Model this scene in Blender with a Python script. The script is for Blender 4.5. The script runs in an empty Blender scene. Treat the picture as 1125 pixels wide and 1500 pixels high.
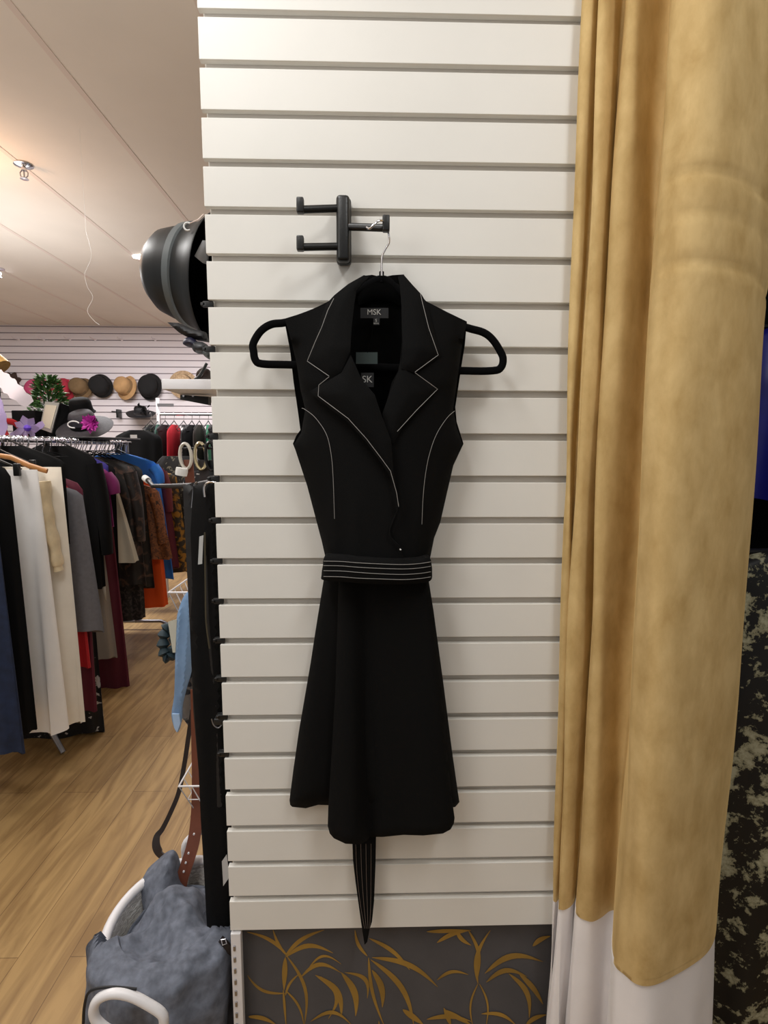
import bpy, bmesh, math, random
from mathutils import Vector, Matrix
from mathutils.geometry import delaunay_2d_cdt
random.seed(7)
C = bpy.context.scene.collection
PI = math.pi
Z0 = 0.52                      # height of the slat panel's bottom edge
P = 0.0762                     # slat pitch
# ------------------------------------------------------------------ camera
CX, CZ, CD, FL = 0.28386, 0.96455 + Z0, 0.96378, 776.04
yaw, pit, rol = 0.02395, 0.120365, 0.0025735
F = Vector((math.sin(yaw)*math.cos(pit), math.cos(yaw)*math.cos(pit), -math.sin(pit)))
r0 = Vector((math.cos(yaw), -math.sin(yaw), 0)); u0 = r0.cross(F)
R = r0*math.cos(rol) + u0*math.sin(rol); Uv = -r0*math.sin(rol) + u0*math.cos(rol)
CAM = Vector((CX, -CD, CZ))
cd = bpy.data.cameras.new('camera'); cam = bpy.data.objects.new('camera', cd); C.objects.link(cam)
cam.matrix_world = Matrix(((R.x, Uv.x, -F.x, CAM.x), (R.y, Uv.y, -F.y, CAM.y), (R.z, Uv.z, -F.z, CAM.z), (0, 0, 0, 1)))
cd.sensor_fit = 'VERTICAL'; cd.sensor_height = 24; cd.lens = FL/1500*24; cd.clip_start = 0.02
bpy.context.scene.camera = cam

def U(px, py, Y=0.0):
    """pixel of the photograph -> point on the plane at depth Y"""
    d = F + R*((px-562.5)/FL) + Uv*((750-py)/FL)
    return CAM + d*((Y+CD)/d.y)
def UD(px, py, dist): return U(px, py, dist-CD)
def H(py, dist, px=200): return UD(px, py, dist).z

# ------------------------------------------------------------------ materials
def lin(c):
    return tuple((x/12.92 if x <= .04045 else ((x+.055)/1.055)**2.4) for x in [v/255 for v in c])
def base(name):
    m = bpy.data.materials.new(name); m.use_nodes = True
    nt = m.node_tree; b = nt.nodes['Principled BSDF']; return m, nt, b
def mat(name, rgb, rough=.6, metal=0, sheen=0, noise=0, scale=20, bump=0, bscale=400, spec=None, coat=0, sub=None, stretch=None, alpha=None, trans=None):
    m, nt, b = base(name); c = lin(rgb)
    b.inputs['Base Color'].default_value = (*c, 1); b.inputs['Roughness'].default_value = rough; b.inputs['Metallic'].default_value = metal
    if spec is not None: b.inputs['Specular IOR Level'].default_value = spec
    if sheen:
        b.inputs['Sheen Weight'].default_value = sheen; b.inputs['Sheen Roughness'].default_value = .4
        b.inputs['Sheen Tint'].default_value = (*[min(1, x*1.5+.1) for x in c], 1)
    if coat: b.inputs['Coat Weight'].default_value = coat
    if alpha is not None: b.inputs['Alpha'].default_value = alpha
    if trans is not None: b.inputs['Transmission Weight'].default_value = trans
    if noise or bump:
        tc = nt.nodes.new('ShaderNodeTexCoord'); mp = nt.nodes.new('ShaderNodeMapping')
        if stretch: mp.inputs['Scale'].default_value = stretch
        nt.links.new(tc.outputs['Object'], mp.inputs['Vector'])
    if noise:
        n = nt.nodes.new('ShaderNodeTexNoise'); n.inputs['Scale'].default_value = scale; n.inputs['Detail'].default_value = 5
        nt.links.new(mp.outputs['Vector'], n.inputs['Vector'])
        r = nt.nodes.new('ShaderNodeValToRGB'); e = r.color_ramp.elements
        e[0].position = .3; e[1].position = .7
        e[0].color = (*[x*(1-noise) for x in c], 1); e[1].color = (*[min(1, x*(1+noise)) for x in c], 1)
        nt.links.new(n.outputs['Fac'], r.inputs['Fac']); nt.links.new(r.outputs['Color'], b.inputs['Base Color'])
    if bump:
        n2 = nt.nodes.new('ShaderNodeTexNoise'); n2.inputs['Scale'].default_value = bscale; n2.inputs['Detail'].default_value = 2
        nt.links.new(mp.outputs['Vector'], n2.inputs['Vector'])
        bp = nt.nodes.new('ShaderNodeBump'); bp.inputs['Strength'].default_value = bump; bp.inputs['Distance'].default_value = .002
        nt.links.new(n2.outputs['Fac'], bp.inputs['Height']); nt.links.new(bp.outputs['Normal'], b.inputs['Normal'])
    return m
def pattern(name, bg, fg, scale=14, lo=.48, hi=.52, rough=.6, extra=None, metal=0, kind='noise', stretch=None, bump=0, dist=.8, det=4):
    m, nt, b = base(name); b.inputs['Roughness'].default_value = rough
    tc = nt.nodes.new('ShaderNodeTexCoord'); mp = nt.nodes.new('ShaderNodeMapping'); nt.links.new(tc.outputs['Object'], mp.inputs['Vector'])
    if stretch: mp.inputs['Scale'].default_value = stretch
    if kind == 'voronoi':
        n = nt.nodes.new('ShaderNodeTexVoronoi'); out = n.outputs['Distance']
    else:
        n = nt.nodes.new('ShaderNodeTexNoise'); n.inputs['Detail'].default_value = det; n.inputs['Distortion'].default_value = dist; n.inputs['Roughness'].default_value = .5+.2*(det > 4); out = n.outputs['Fac']
    n.inputs['Scale'].default_value = scale; nt.links.new(mp.outputs['Vector'], n.inputs['Vector'])
    r = nt.nodes.new('ShaderNodeValToRGB'); e = r.color_ramp.elements
    e[0].position = lo; e[1].position = hi; e[0].color = (*lin(bg), 1); e[1].color = (*lin(fg), 1)
    if extra:
        x = r.color_ramp.elements.new(min(.99, hi+.08)); x.color = (*lin(extra), 1)
    nt.links.new(out, r.inputs['Fac']); nt.links.new(r.outputs['Color'], b.inputs['Base Color'])
    if metal: nt.links.new(r.outputs['Color'], b.inputs['Specular Tint'])
    if bump:
        bp = nt.nodes.new('ShaderNodeBump'); bp.inputs['Strength'].default_value = bump; bp.inputs['Distance'].default_value = .004
        nt.links.new(r.outputs['Color'], bp.inputs['Height']); nt.links.new(bp.outputs['Normal'], b.inputs['Normal'])
    return m
def emis(name, rgb, s):
    m, nt, b = base(name); b.inputs['Emission Color'].default_value = (*lin(rgb), 1); b.inputs['Emission Strength'].default_value = s
    b.inputs['Base Color'].default_value = (*lin(rgb), 1); return m

M = {}
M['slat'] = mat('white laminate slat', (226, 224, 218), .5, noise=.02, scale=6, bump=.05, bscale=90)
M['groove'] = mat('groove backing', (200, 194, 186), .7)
M['ceiling'] = mat('painted ceiling', (232, 224, 214), .9, noise=.03, scale=3)
M['seam'] = mat('ceiling seam tape', (226, 212, 203), .8)
M['farslat'] = mat('far slat', (238, 231, 236), .55)
M['dark_wall'] = mat('dark blocking wall', (26, 24, 30), .9)
M['wallpaper'] = mat('charcoal wallpaper', (78, 76, 78), .85, noise=.12, scale=9, bump=.1, bscale=200)
M['leaf_gold'] = mat('gold leaf print', (150, 116, 48), .6, noise=.25, scale=12)
M['dress'] = mat('black crepe', (15, 15, 15), .9, sheen=.03, bump=.25, bscale=900, spec=.1)
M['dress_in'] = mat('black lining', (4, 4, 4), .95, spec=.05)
M['stitch'] = mat('pale contrast thread', (150, 148, 145), .7)
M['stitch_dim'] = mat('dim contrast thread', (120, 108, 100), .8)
M['black_velvet'] = mat('black flocked hanger', (7, 7, 8), 1, sheen=.06, spec=.1)
M['chrome'] = mat('chrome', (215, 215, 220), .18, 1)
M['steel'] = mat('dull steel', (160, 160, 165), .35, 1)
M['black_plastic'] = mat('black plastic', (20, 21, 22), .38, bump=.1, bscale=300)
M['black_metal'] = mat('black powder coat', (22, 22, 24), .4, .3)
M['label_black'] = mat('woven black label', (22, 22, 24), .8)
M['print_grey'] = mat('printed pale grey', (176, 174, 170), .8)
M['tag_green'] = mat('dark green tag', (36, 50, 48), .5)
M['paper'] = mat('white card tag', (222, 222, 220), .7)
M['white_fabric'] = mat('white lining fabric', (240, 236, 236), .7, sheen=.3, noise=.05, scale=8, bump=.1, bscale=500)
M['white_coat'] = mat('white enamel', (228, 226, 228), .35)
M['wicker'] = pattern('white wicker', (190, 184, 178), (238, 235, 230), 60, .4, .6, .5, kind='noise', stretch=(1, 1, 4), bump=.6)
M['denim'] = mat('blue grey chambray', (98, 103, 115), .85, noise=.3, scale=60, bump=.2, bscale=500)
M['brown_leather'] = mat('brown leather', (112, 62, 44), .42, noise=.12, scale=20)
M['black_leather'] = mat('black leather', (24, 27, 29), .42, noise=.15, scale=10)
M['grey_band'] = mat('grey leather band', (92, 98, 100), .4)
M['black_cloth'] = mat('black cloth', (9, 9, 10), .85, bump=.2, bscale=300, spec=.2)
M['dark_cloth'] = mat('dark satin cloth', (20, 20, 23), .6)
M['strap_brown'] = mat('dark brown strap', (38, 30, 30), .6)
M['zip'] = mat('olive zip tape', (66, 60, 44), .6)
M['light_blue'] = mat('pale blue satin', (120, 152, 190), .45, noise=.12, scale=15)
M['floral_grey'] = pattern('grey floral chiffon', (150, 142, 134), (58, 58, 62), 35, .5, .56)
M['teal_dark'] = mat('dark teal bobble', (26, 46, 54), .7)
M['wood_hanger'] = mat('varnished wood', (176, 122, 70), .4, noise=.12, scale=15)
def velvet():
    m, nt, b = base('gold velvet')
    tc = nt.nodes.new('ShaderNodeTexCoord'); mp = nt.nodes.new('ShaderNodeMapping'); mp.inputs['Scale'].default_value = (1.0, 1.0, .55)
    nt.links.new(tc.outputs['Object'], mp.inputs['Vector'])
    n = nt.nodes.new('ShaderNodeTexNoise'); n.inputs['Scale'].default_value = 22; n.inputs['Detail'].default_value = 7; n.inputs['Roughness'].default_value = .62; n.inputs['Distortion'].default_value = .15
    nt.links.new(mp.outputs['Vector'], n.inputs['Vector'])
    r = nt.nodes.new('ShaderNodeValToRGB'); e = r.color_ramp.elements
    e[0].position = .3; e[1].position = .66; e[0].color = (*lin((186, 155, 100)), 1); e[1].color = (*lin((214, 185, 130)), 1)
    nt.links.new(n.outputs['Fac'], r.inputs['Fac']); nt.links.new(r.outputs['Color'], b.inputs['Base Color'])
    b.inputs['Roughness'].default_value = .75; b.inputs['Specular IOR Level'].default_value = .2
    b.inputs['Sheen Weight'].default_value = 1.0; b.inputs['Sheen Roughness'].default_value = .26; b.inputs['Sheen Tint'].default_value = (*lin((255, 228, 165)), 1)
    n2 = nt.nodes.new('ShaderNodeTexNoise'); n2.inputs['Scale'].default_value = 7; n2.inputs['Detail'].default_value = 4; nt.links.new(mp.outputs['Vector'], n2.inputs['Vector'])
    bp = nt.nodes.new('ShaderNodeBump'); bp.inputs['Strength'].default_value = .35; bp.inputs['Distance'].default_value = .02
    nt.links.new(n2.outputs['Fac'], bp.inputs['Height']); nt.links.new(bp.outputs['Normal'], b.inputs['Normal'])
    return m
M['velvet'] = velvet()
def floor_mat():
    m, nt, b = base('oak plank floor'); N = nt.nodes; L = nt.links
    tc = N.new('ShaderNodeTexCoord'); mp = N.new('ShaderNodeMapping'); mp.inputs['Rotation'].default_value = (0, 0, PI/2); L.new(tc.outputs['Object'], mp.inputs['Vector'])
    br = N.new('ShaderNodeTexBrick'); br.inputs['Scale'].default_value = 1; br.inputs['Brick Width'].default_value = 1.2; br.inputs['Row Height'].default_value = .15
    br.inputs['Mortar Size'].default_value = .0012; br.inputs['Mortar'].default_value = (*lin((130, 98, 60)), 1)
    br.inputs['Color1'].default_value = (*lin((186, 152, 100)), 1); br.inputs['Color2'].default_value = (*lin((172, 138, 88)), 1); br.offset = .37
    L.new(mp.outputs['Vector'], br.inputs['Vector'])
    m2 = N.new('ShaderNodeMapping'); m2.inputs['Scale'].default_value = (9, 1.1, 1); L.new(tc.outputs['Object'], m2.inputs['Vector'])
    n = N.new('ShaderNodeTexNoise'); n.inputs['Scale'].default_value = 2.2; n.inputs['Detail'].default_value = 7; n.inputs['Distortion'].default_value = 1.2; L.new(m2.outputs['Vector'], n.inputs['Vector'])
    r = N.new('ShaderNodeValToRGB'); e = r.color_ramp.elements; e[0].position = .36; e[1].position = .6; e[0].color = (.52, .46, .40, 1); e[1].color = (1, 1, 1, 1); L.new(n.outputs['Fac'], r.inputs['Fac'])
    mx = N.new('ShaderNodeMix'); mx.data_type = 'RGBA'; mx.blend_type = 'MULTIPLY'; mx.inputs[0].default_value = .75
    L.new(br.outputs['Color'], mx.inputs[6]); L.new(r.outputs['Color'], mx.inputs[7]); L.new(mx.outputs[2], b.inputs['Base Color'])
    b.inputs['Roughness'].default_value = .5
    return m
M['floor'] = floor_mat()

# ------------------------------------------------------------------ helpers
class MB:
    def __init__(s): s.v = []; s.f = []; s.m = []; s.mats = None; s.cur = 0
    def add(s, vs, fs):
        o = len(s.v); s.v += [tuple(v) for v in vs]; s.f += [tuple(i+o for i in f) for f in fs]; s.m += [s.cur]*len(fs); return s
    def box(s, a, b):
        x0, y0, z0 = a; x1, y1, z1 = b
        return s.add([(x0,y0,z0),(x1,y0,z0),(x1,y1,z0),(x0,y1,z0),(x0,y0,z1),(x1,y0,z1),(x1,y1,z1),(x0,y1,z1)],
                     [(0,3,2,1),(4,5,6,7),(0,1,5,4),(1,2,6,5),(2,3,7,6),(3,0,4,7)])
    def rbox(s, a, b, r=.003):
        """box with bevelled edges"""
        bm = bmesh.new(); bmesh.ops.create_cube(bm, size=1)
        A, B = Vector(a), Vector(b)
        for v in bm.verts: v.co = Vector([(A[i]+B[i])/2 + v.co[i]*(B[i]-A[i]) for i in range(3)])
        bmesh.ops.bevel(bm, geom=bm.edges[:], offset=r, segments=3, affect='EDGES', profile=.5)
        bm.verts.index_update(); s.add([v.co.copy() for v in bm.verts], [[v.index for v in f.verts] for f in bm.faces]); bm.free(); return s
    def tube(s, pts, r, n=8, closed=False, flat=1.0, up=None, caps=True):
        pts = [Vector(p) for p in pts]; k = len(pts); rs = r if isinstance(r, (list, tuple)) else [r]*k
        vs = []; prev = None
        for i, p in enumerate(pts):
            if closed: t = (pts[(i+1) % k]-pts[i-1])
            else: t = pts[min(i+1, k-1)]-pts[max(i-1, 0)]
            if t.length < 1e-9: t = Vector((0, 0, 1))
            t.normalize()
            a = prev if prev is not None else (Vector(up) if up else (Vector((0, 0, 1)) if abs(t.z) < .9 else Vector((0, 1, 0))))
            a = a - t*a.dot(t)
            if a.length < 1e-6: a = t.orthogonal()
            a.normalize(); prev = a; b = t.cross(a)
            for j in range(n):
                q = 2*PI*j/n; vs.append(p + a*math.cos(q)*rs[i] + b*math.sin(q)*rs[i]*flat)
        fs = []
        for i in range(k if closed else k-1):
            for j in range(n):
                fs.append((i*n+j, i*n+(j+1) % n, ((i+1) % k)*n+(j+1) % n, ((i+1) % k)*n+j))
        if not closed and caps: fs += [tuple(range(n))[::-1], tuple((k-1)*n+j for j in range(n))]
        return s.add(vs, fs)
    def strip(s, pts, w, th, nrm=(0, -1, 0)):
        """flat band following pts, width w across, thickness th along nrm"""
        pts = [Vector(p) for p in pts]; k = len(pts); ws = w if isinstance(w, (list, tuple)) else [w]*k; vs = []
        for i, p in enumerate(pts):
            t = (pts[min(i+1, k-1)]-pts[max(i-1, 0)]).normalized(); n = Vector(nrm); n = (n-t*n.dot(t)).normalized(); a = t.cross(n)
            for sx, sy in ((-1, -1), (1, -1), (1, 1), (-1, 1)): vs.append(p+a*sx*ws[i]/2+n*sy*th/2)
        fs = [(i*4+j, i*4+(j+1) % 4, i*4+4+(j+1) % 4, i*4+4+j) for i in range(k-1) for j in range(4)]
        fs += [(3, 2, 1, 0), (k*4-4, k*4-3, k*4-2, k*4-1)]
        return s.add(vs, fs)
    def lathe(s, prof, mt=None, n=32, wob=None):
        vs = []
        for i, (r, h) in enumerate(prof):
            for j in range(n):
                q = 2*PI*j/n; rr = r*(1+(wob(q, i/len(prof)) if wob else 0)); v = Vector((rr*math.cos(q), rr*math.sin(q), h)); vs.append(mt @ v if mt else v)
        fs = [(i*n+j, i*n+(j+1) % n, (i+1)*n+(j+1) % n, (i+1)*n+j) for i in range(len(prof)-1) for j in range(n)]
        return s.add(vs, fs)
    def grid(s, fn, nu, nv, closed_u=False):
        vs = [fn(i/(nu if closed_u else nu-1), j/(nv-1)) for j in range(nv) for i in range(nu)]
        fs = [(j*nu+i, j*nu+(i+1) % nu, (j+1)*nu+(i+1) % nu, (j+1)*nu+i) for j in range(nv-1) for i in range(nu if closed_u else nu-1)]
        return s.add(vs, fs)
    def build(s, name, m, parent=None, smooth=True, angle=None):
        me = bpy.data.meshes.new(name); me.from_pydata(s.v, [], s.f)
        for x in (m if isinstance(m, list) else [m]): me.materials.append(x)
        for p, k in zip(me.polygons, s.m): p.material_index = k
        bm = bmesh.new(); bm.from_mesh(me); bmesh.ops.recalc_face_normals(bm, faces=bm.faces[:]); bm.to_mesh(me); bm.free()
        if smooth:
            me.polygons.foreach_set('use_smooth', [True]*len(me.polygons)); me.set_sharp_from_angle(angle=math.radians(angle or 45))
        o = bpy.data.objects.new(name, me); C.objects.link(o)
        if parent: 
            o.parent = parent; o.matrix_parent_inverse = parent.matrix_world.inverted() if False else Matrix.Translation(-parent.location)
        return o
def thing(name, label, cat, loc=(0, 0, 0), group=None):
    o = bpy.data.objects.new(name, None); C.objects.link(o); o.location = loc; o.empty_display_size = .05
    return tag(o, label, cat, group)
def tag(o, label, cat, group=None):
    o['label'] = label; o['category'] = cat
    if group: o['group'] = group
    return o
def struct(name, mb, m, smooth=False):
    o = mb.build(name, m, None, smooth); o['kind'] = 'structure'; return o
def solid(o, t):
    s = o.modifiers.new('thickness', 'SOLIDIFY'); s.thickness = t; s.offset = 0; return o
def seg_dist(p, a, b):
    ax, ay = a; bx, by = b; dx, dy = bx-ax, by-ay; L = dx*dx+dy*dy
    t = 0 if L == 0 else max(0, min(1, ((p[0]-ax)*dx+(p[1]-ay)*dy)/L))
    return math.hypot(p[0]-ax-t*dx, p[1]-ay-t*dy)
def resample(poly, step, closed=True):
    out = []; k = len(poly)
    for i in range(k if closed else k-1):
        a, b = poly[i], poly[(i+1) % k]; d = math.hypot(b[0]-a[0], b[1]-a[1]); n = max(1, int(d/step))
        out += [(a[0]+(b[0]-a[0])*j/n, a[1]+(b[1]-a[1])*j/n) for j in range(n)]
    if not closed: out.append(poly[-1])
    return out
def smooth_line(pts, n=6, closed=False):
    """Catmull-Rom through the points"""
    out = []; k = len(pts); rng = range(k if closed else k-1)
    for i in rng:
        g = lambda j: pts[j % k] if closed else pts[max(0, min(k-1, j))]
        p0, p1, p2, p3 = g(i-1), g(i), g(i+1), g(i+2)
        for j in range(n):
            t = j/n
            out.append(tuple(.5*((2*b)+(-a+c)*t+(2*a-5*b+4*c-d)*t*t+(-a+3*b-3*c+d)*t**3) for a, b, c, d in zip(p0, p1, p2, p3)))
    if not closed: out.append(tuple(pts[-1]))
    return out
def inside(p, poly):
    x, y = p; c = False; j = len(poly)-1
    for i in range(len(poly)):
        xi, yi = poly[i]; xj, yj = poly[j]
        if (yi > y) != (yj > y) and x < (xj-xi)*(y-yi)/(yj-yi)+xi: c = not c
        j = i
    return c
def puff(mb, poly, Y, th=.006, step=7, Yb=None, roll=None):
    """cloth panel: outline traced in the photograph, depth from Y(px, py, distance to edge); back at +th (or at plane Yb)"""
    pl = resample(poly, step); n = len(pl)
    xs = [p[0] for p in pl]; ys = [p[1] for p in pl]
    pts = [Vector(p) for p in pl]; y = min(ys)+step/2; row = 0
    while y < max(ys):
        x = min(xs)+(step/2 if row % 2 else 0)
        while x < max(xs):
            if inside((x, y), pl) and min(seg_dist((x, y), pl[i], pl[(i+1) % n]) for i in range(n)) > step*.45: pts.append(Vector((x, y)))
            x += step
        y += step*.9; row += 1
    V, E_, Fc, *_ = delaunay_2d_cdt(pts, [(i, (i+1) % n) for i in range(n)], [], 1, 1e-5)
    fr = []; bk = []
    for v in V:
        d = min(seg_dist(v, pl[i], pl[(i+1) % n]) for i in range(n))
        yy = Y(v[0], v[1], d) if callable(Y) else Y
        if roll: yy += roll*math.exp(-(d/3.0)**2)
        w = U(v[0], v[1], yy); fr.append(w); bk.append(Vector((w.x, (yy+th) if Yb is None else max(Yb, yy+.001), w.z)))
    k = len(V); fs = [tuple(f) for f in Fc] + [tuple(i+k for i in reversed(f)) for f in Fc]
    cnt = {}
    for f in Fc:
        for i in range(len(f)):
            e = (f[i], f[(i+1) % len(f)]); cnt[tuple(sorted(e))] = cnt.get(tuple(sorted(e)), []) + [e]
    for kx, l in cnt.items():
        if len(l) == 1: a, b = l[0]; fs.append((b, a, a+k, b+k))
    mb.add(fr+bk, fs); return mb

# ------------------------------------------------------------------ the setting
CEIL = CZ + 1.42; FARY = 5.56
m = MB(); m.box((-5.2, -3.2, -.05), (3, FARY+.1, 0)); struct('floor', m, M['floor'])
m = MB(); m.box((-5.2, -3.2, CEIL), (3, FARY+.1, CEIL+.05)); m.cur = 1
for k in range(-3, 9):
    x = .284-1.166-.61*k
    m.box((x-.012, -3.2, CEIL-.0025), (x+.012, FARY, CEIL))
struct('ceiling', m, [M['ceiling'], M['seam']])
# slat panel: T-grooved boards over a backing
XR = .80
m = MB()
k = 0
while Z0+k*P < CEIL-.01:
    z = Z0+k*P; zt = min(z+P-.0125, CEIL)
    m.rbox((0, 0, z), (XR, .012, zt), .0009); k += 1
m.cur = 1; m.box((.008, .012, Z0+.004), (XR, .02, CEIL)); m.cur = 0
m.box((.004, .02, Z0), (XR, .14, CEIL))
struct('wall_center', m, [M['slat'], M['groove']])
m = MB(); m.box((.0, .145, 0), (XR, 1.0, CEIL)); struct('wall_column', m, M['slat'])
# lower wall with leafy paper
m = MB(); m.box((.0, .024, 0), (XR, .14, Z0-.001)); m.cur = 1
LK = [0]
def leaf(a, b, w, bend, n=12):
    """long pointed leaf printed on the paper; a, b in photo pixels"""
    A = U(a[0], a[1], .0238); B = U(b[0], b[1], .0238); d = B-A; nn = Vector((-d.z, 0, d.x)).normalized(); L = []; Rr = []
    for i in range(n+1):
        t = i/n; c = A+d*t+nn*bend*d.length*math.sin(PI*t)*1.0
        hw = w*(math.sin(PI*min(1, t*1.0)**.8)**.9)*.5+.0006
        L.append(c+nn*hw); Rr.append(c-nn*hw)
    vs = [v for v in L+Rr if True]; vs = [Vector((min(max(v.x, .025), XR), .0236-LK[0], min(max(v.z, .01), Z0-.002))) for v in vs]
    LK[0] += .00004; m.add(vs, [(i, i+1, n+2+i, n+1+i) for i in range(n)])
for l in [((418,1400),(475,1362),.008,.1),((418,1402),(488,1396),.010,.22),((420,1398),(362,1365),.007,-.1),((418,1398),(400,1362),.005,.05),((420,1400),(446,1500),.006,.12),
          ((418,1455),(362,1428),.006,.18),((418,1458),(440,1425),.004,.1),((440,1432),(500,1425),.009,.3),((462,1428),(500,1490),.013,.18),((470,1430),(481,1492),.008,.25),((500,1424),(521,1488),.013,.12),((505,1424),(538,1462),.008,.3),
          ((452,1418),(500,1412),.005,.35),((418,1402),(416,1450),.010,0),((418,1450),(445,1500),.004,.1),((415,1450),(419,1500),.004,.0),
          ((545,1402),(641,1445),.011,.12),((538,1400),(520,1362),.006,.1),((541,1374),(600,1420),.008,.08),((540,1402),(562,1500),.006,-.05),((543,1405),(606,1500),.011,.12),((590,1478),(620,1500),.012,0),((545,1420),(560,1475),.012,.1),
          ((640,1435),(686,1427),.007,.2),((625,1364),(690,1362),.008,.0),((640,1380),(688,1362),.009,.08),((668,1362),(690,1384),.008,-.1),((686,1362),(700,1430),.006,.1),((700,1440),(718,1362),.008,.12),((710,1425),(795,1408),.013,.22),((712,1438),(772,1430),.011,.25),((745,1425),(775,1490),.010,.15),((760,1425),(795,1470),.010,.05),
          ((700,1440),(692,1500),.003,-.1),((702,1440),(712,1500),.003,.1),((705,1484),(755,1500),.008,.15),((780,1385),(806,1370),.010,.1),((650,1478),(690,1500),.010,.0),((625,1492),(690,1495),.010,.1),((660,1500),(650,1475),.008,0),((362,1488),(405,1500),.009,.1),((455,1495),(515,1500),.008,.3),((770,1500),(800,1485),.01,.1)]:
    leaf(*l)
for cx_, cy_ in ((420, 1600), (560, 1570), (690, 1620), (480, 1720), (620, 1740), (760, 1700)):
    for k in range(7):
        q = -PI*(.05+.15*k)+.1*math.sin(cx_+k); L_ = 60+25*math.sin(k*2.3+cx_)
        leaf((cx_, cy_), (cx_+L_*math.cos(q), cy_+L_*math.sin(q)*.9), .010, .18*math.cos(q))
struct('wall_lower', m, [M['wallpaper'], M['leaf_gold']])
# slotted shelf standard
m = MB(); m.rbox((.001, -.004, .0), (.021, .012, Z0-.004), .0015); m.cur = 1
for i in range(20):
    z = Z0-.03-i*.0254; m.rbox((.006, -.0062, z-.011), (.0105, -.003, z), .0008)
o = struct('trim_1', m, [M['white_coat'], M['steel']])
# far slat wall
m = MB()
k = 0
while k*P < CEIL:
    m.box((-5.2, FARY, k*P), (3, FARY+.012, min(CEIL, (k+1)*P-.011))); k += 1
m.cur = 1; m.box((-5.2, FARY+.012, 0), (3, FARY+.05, CEIL)); 
struct('wall_back', m, [M['farslat'], mat('far groove', (150, 140, 145), .8)])
m = MB(); m.box((2.0, -.9, 0), (2.05, 1.6, CEIL)); struct('wall_block_right', m, M['dark_wall'])  # dark wall added to block the world light right of the curtain
m = MB(); m.box((XR, 1.55, 0), (2.0, 1.6, CEIL)); struct('wall_block_back', m, M['dark_wall'])  # added behind the gowns, closes that dark space against light from the back

# ------------------------------------------------------------------ sprinkler heads, ceiling spot, filament
def sprinkler(px, py, label):
    d = FL*1.42/(656-py); b = UD(px, py, d); b.z = CEIL
    t = thing('sprinkler_head', label, 'sprinkler', b)
    MB().lathe([(0, 0), (.042, 0), (.044, -.006), (.03, -.012), (.012, -.016), (.012, -.03), (0, -.03)], Matrix.Translation(b), 24).build('escutcheon', M['chrome'], t)
    m = MB()
    for s in (-1, 1): m.tube([b+Vector((s*.010, 0, -.028)), b+Vector((s*.02, 0, -.04)), b+Vector((s*.018, 0, -.055)), b+Vector((s*.004, 0, -.066))], .003, 6)
    m.tube([b+Vector((0, 0, -.03)), b+Vector((0, 0, -.066))], .0035, 6)
    m.build('frame_arms', M['steel'], t)
    MB().lathe([(0, -.066), (.018, -.066), (.02, -.07), (0, -.072)], Matrix.Translation(b), 16).build('deflector', M['chrome'], t)
sprinkler(37, 278, 'chrome fire sprinkler head on the warm lit part of the ceiling')
sprinkler(-1, 412, 'small dark sprinkler head farther back, at the very left edge of the picture')
b = UD(202, 374, 4.2)
t = thing('ceiling_spotlight', 'glaring white ceiling spotlight peeping out behind the black leather hat', 'spotlight', (b.x, b.y, CEIL))
MB().tube([(b.x+.05, b.y, CEIL), (b.x+.05, b.y, b.z+.02)], .01, 8).build('stem', M['white_coat'], t)
MB().lathe([(.0, .0), (.02, -.005), (.045, .12), (.0, .13)], Matrix.Translation(b+Vector((-.03, 0, 0))) @ Matrix.Rotation(PI/2, 4, 'Y'), 16).build('lamp_head', emis('spot glow', (255, 250, 250), 4), t)
m = MB(); pl = [(126, 340), (134, 372), (128, 392), (124, 402), (128, 420), (136, 436), (128, 455), (138, 470), (146, 476)]
m.tube([UD(x, y, 2.6) for x, y in smooth_line(pl, 5)], .0008, 5)
b = UD(126, 340, 2.6); m.tube([b, (b.x, b.y, CEIL)], .0005, 5)
tag(m.build('ceiling_filament', mat('clear filament', (235, 232, 228), .15, trans=.0), None), 'thin curly clear filament dangling from the ceiling left of the black hat', 'filament')

# ------------------------------------------------------------------ coat hook rail (three arms)
Yr = -.022
t = thing('wall_hook', 'black plastic three arm hook clipped onto the white slat panel', 'hook', U(501, 383, 0))
m = MB(); a = U(489, 384, Yr); b = U(513, 284, Yr); m.rbox((a.x+.004, -.018, a.z), (b.x+.001, .001, b.z-.002), .006)
m.build('mounting_plate', M['black_plastic'], t)
m = MB(); a = U(493, 382, -.035); b = U(512, 285, -.035); m.rbox((a.x, -.038, a.z), (b.x, -.018, b.z), .006); m.build('upright', M['black_plastic'], t)
def arm(p, tip_lo, tip_hi, Ya, Yb):
    m = MB(); A = U(*p, Ya); B = U(*tip_lo, Yb)
    m.tube([A, A.lerp(B, .5), B], .0062, 10, flat=.8)
    T = U(*tip_hi, Yb); a = B+Vector((0, 0, -.006)); m.rbox((B.x-.0058, B.y-.006, a.z), (B.x+.0058, B.y+.006, T.z), .0022)
    m.build('arm', M['black_plastic'], t)
arm((496, 305), (440, 307), (440, 290), -.03, -.062)
arm((496, 361), (440, 362), (440, 346), -.03, -.062)
arm((508, 332), (565.5, 334), (565.5, 316), -.03, -.058)

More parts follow.
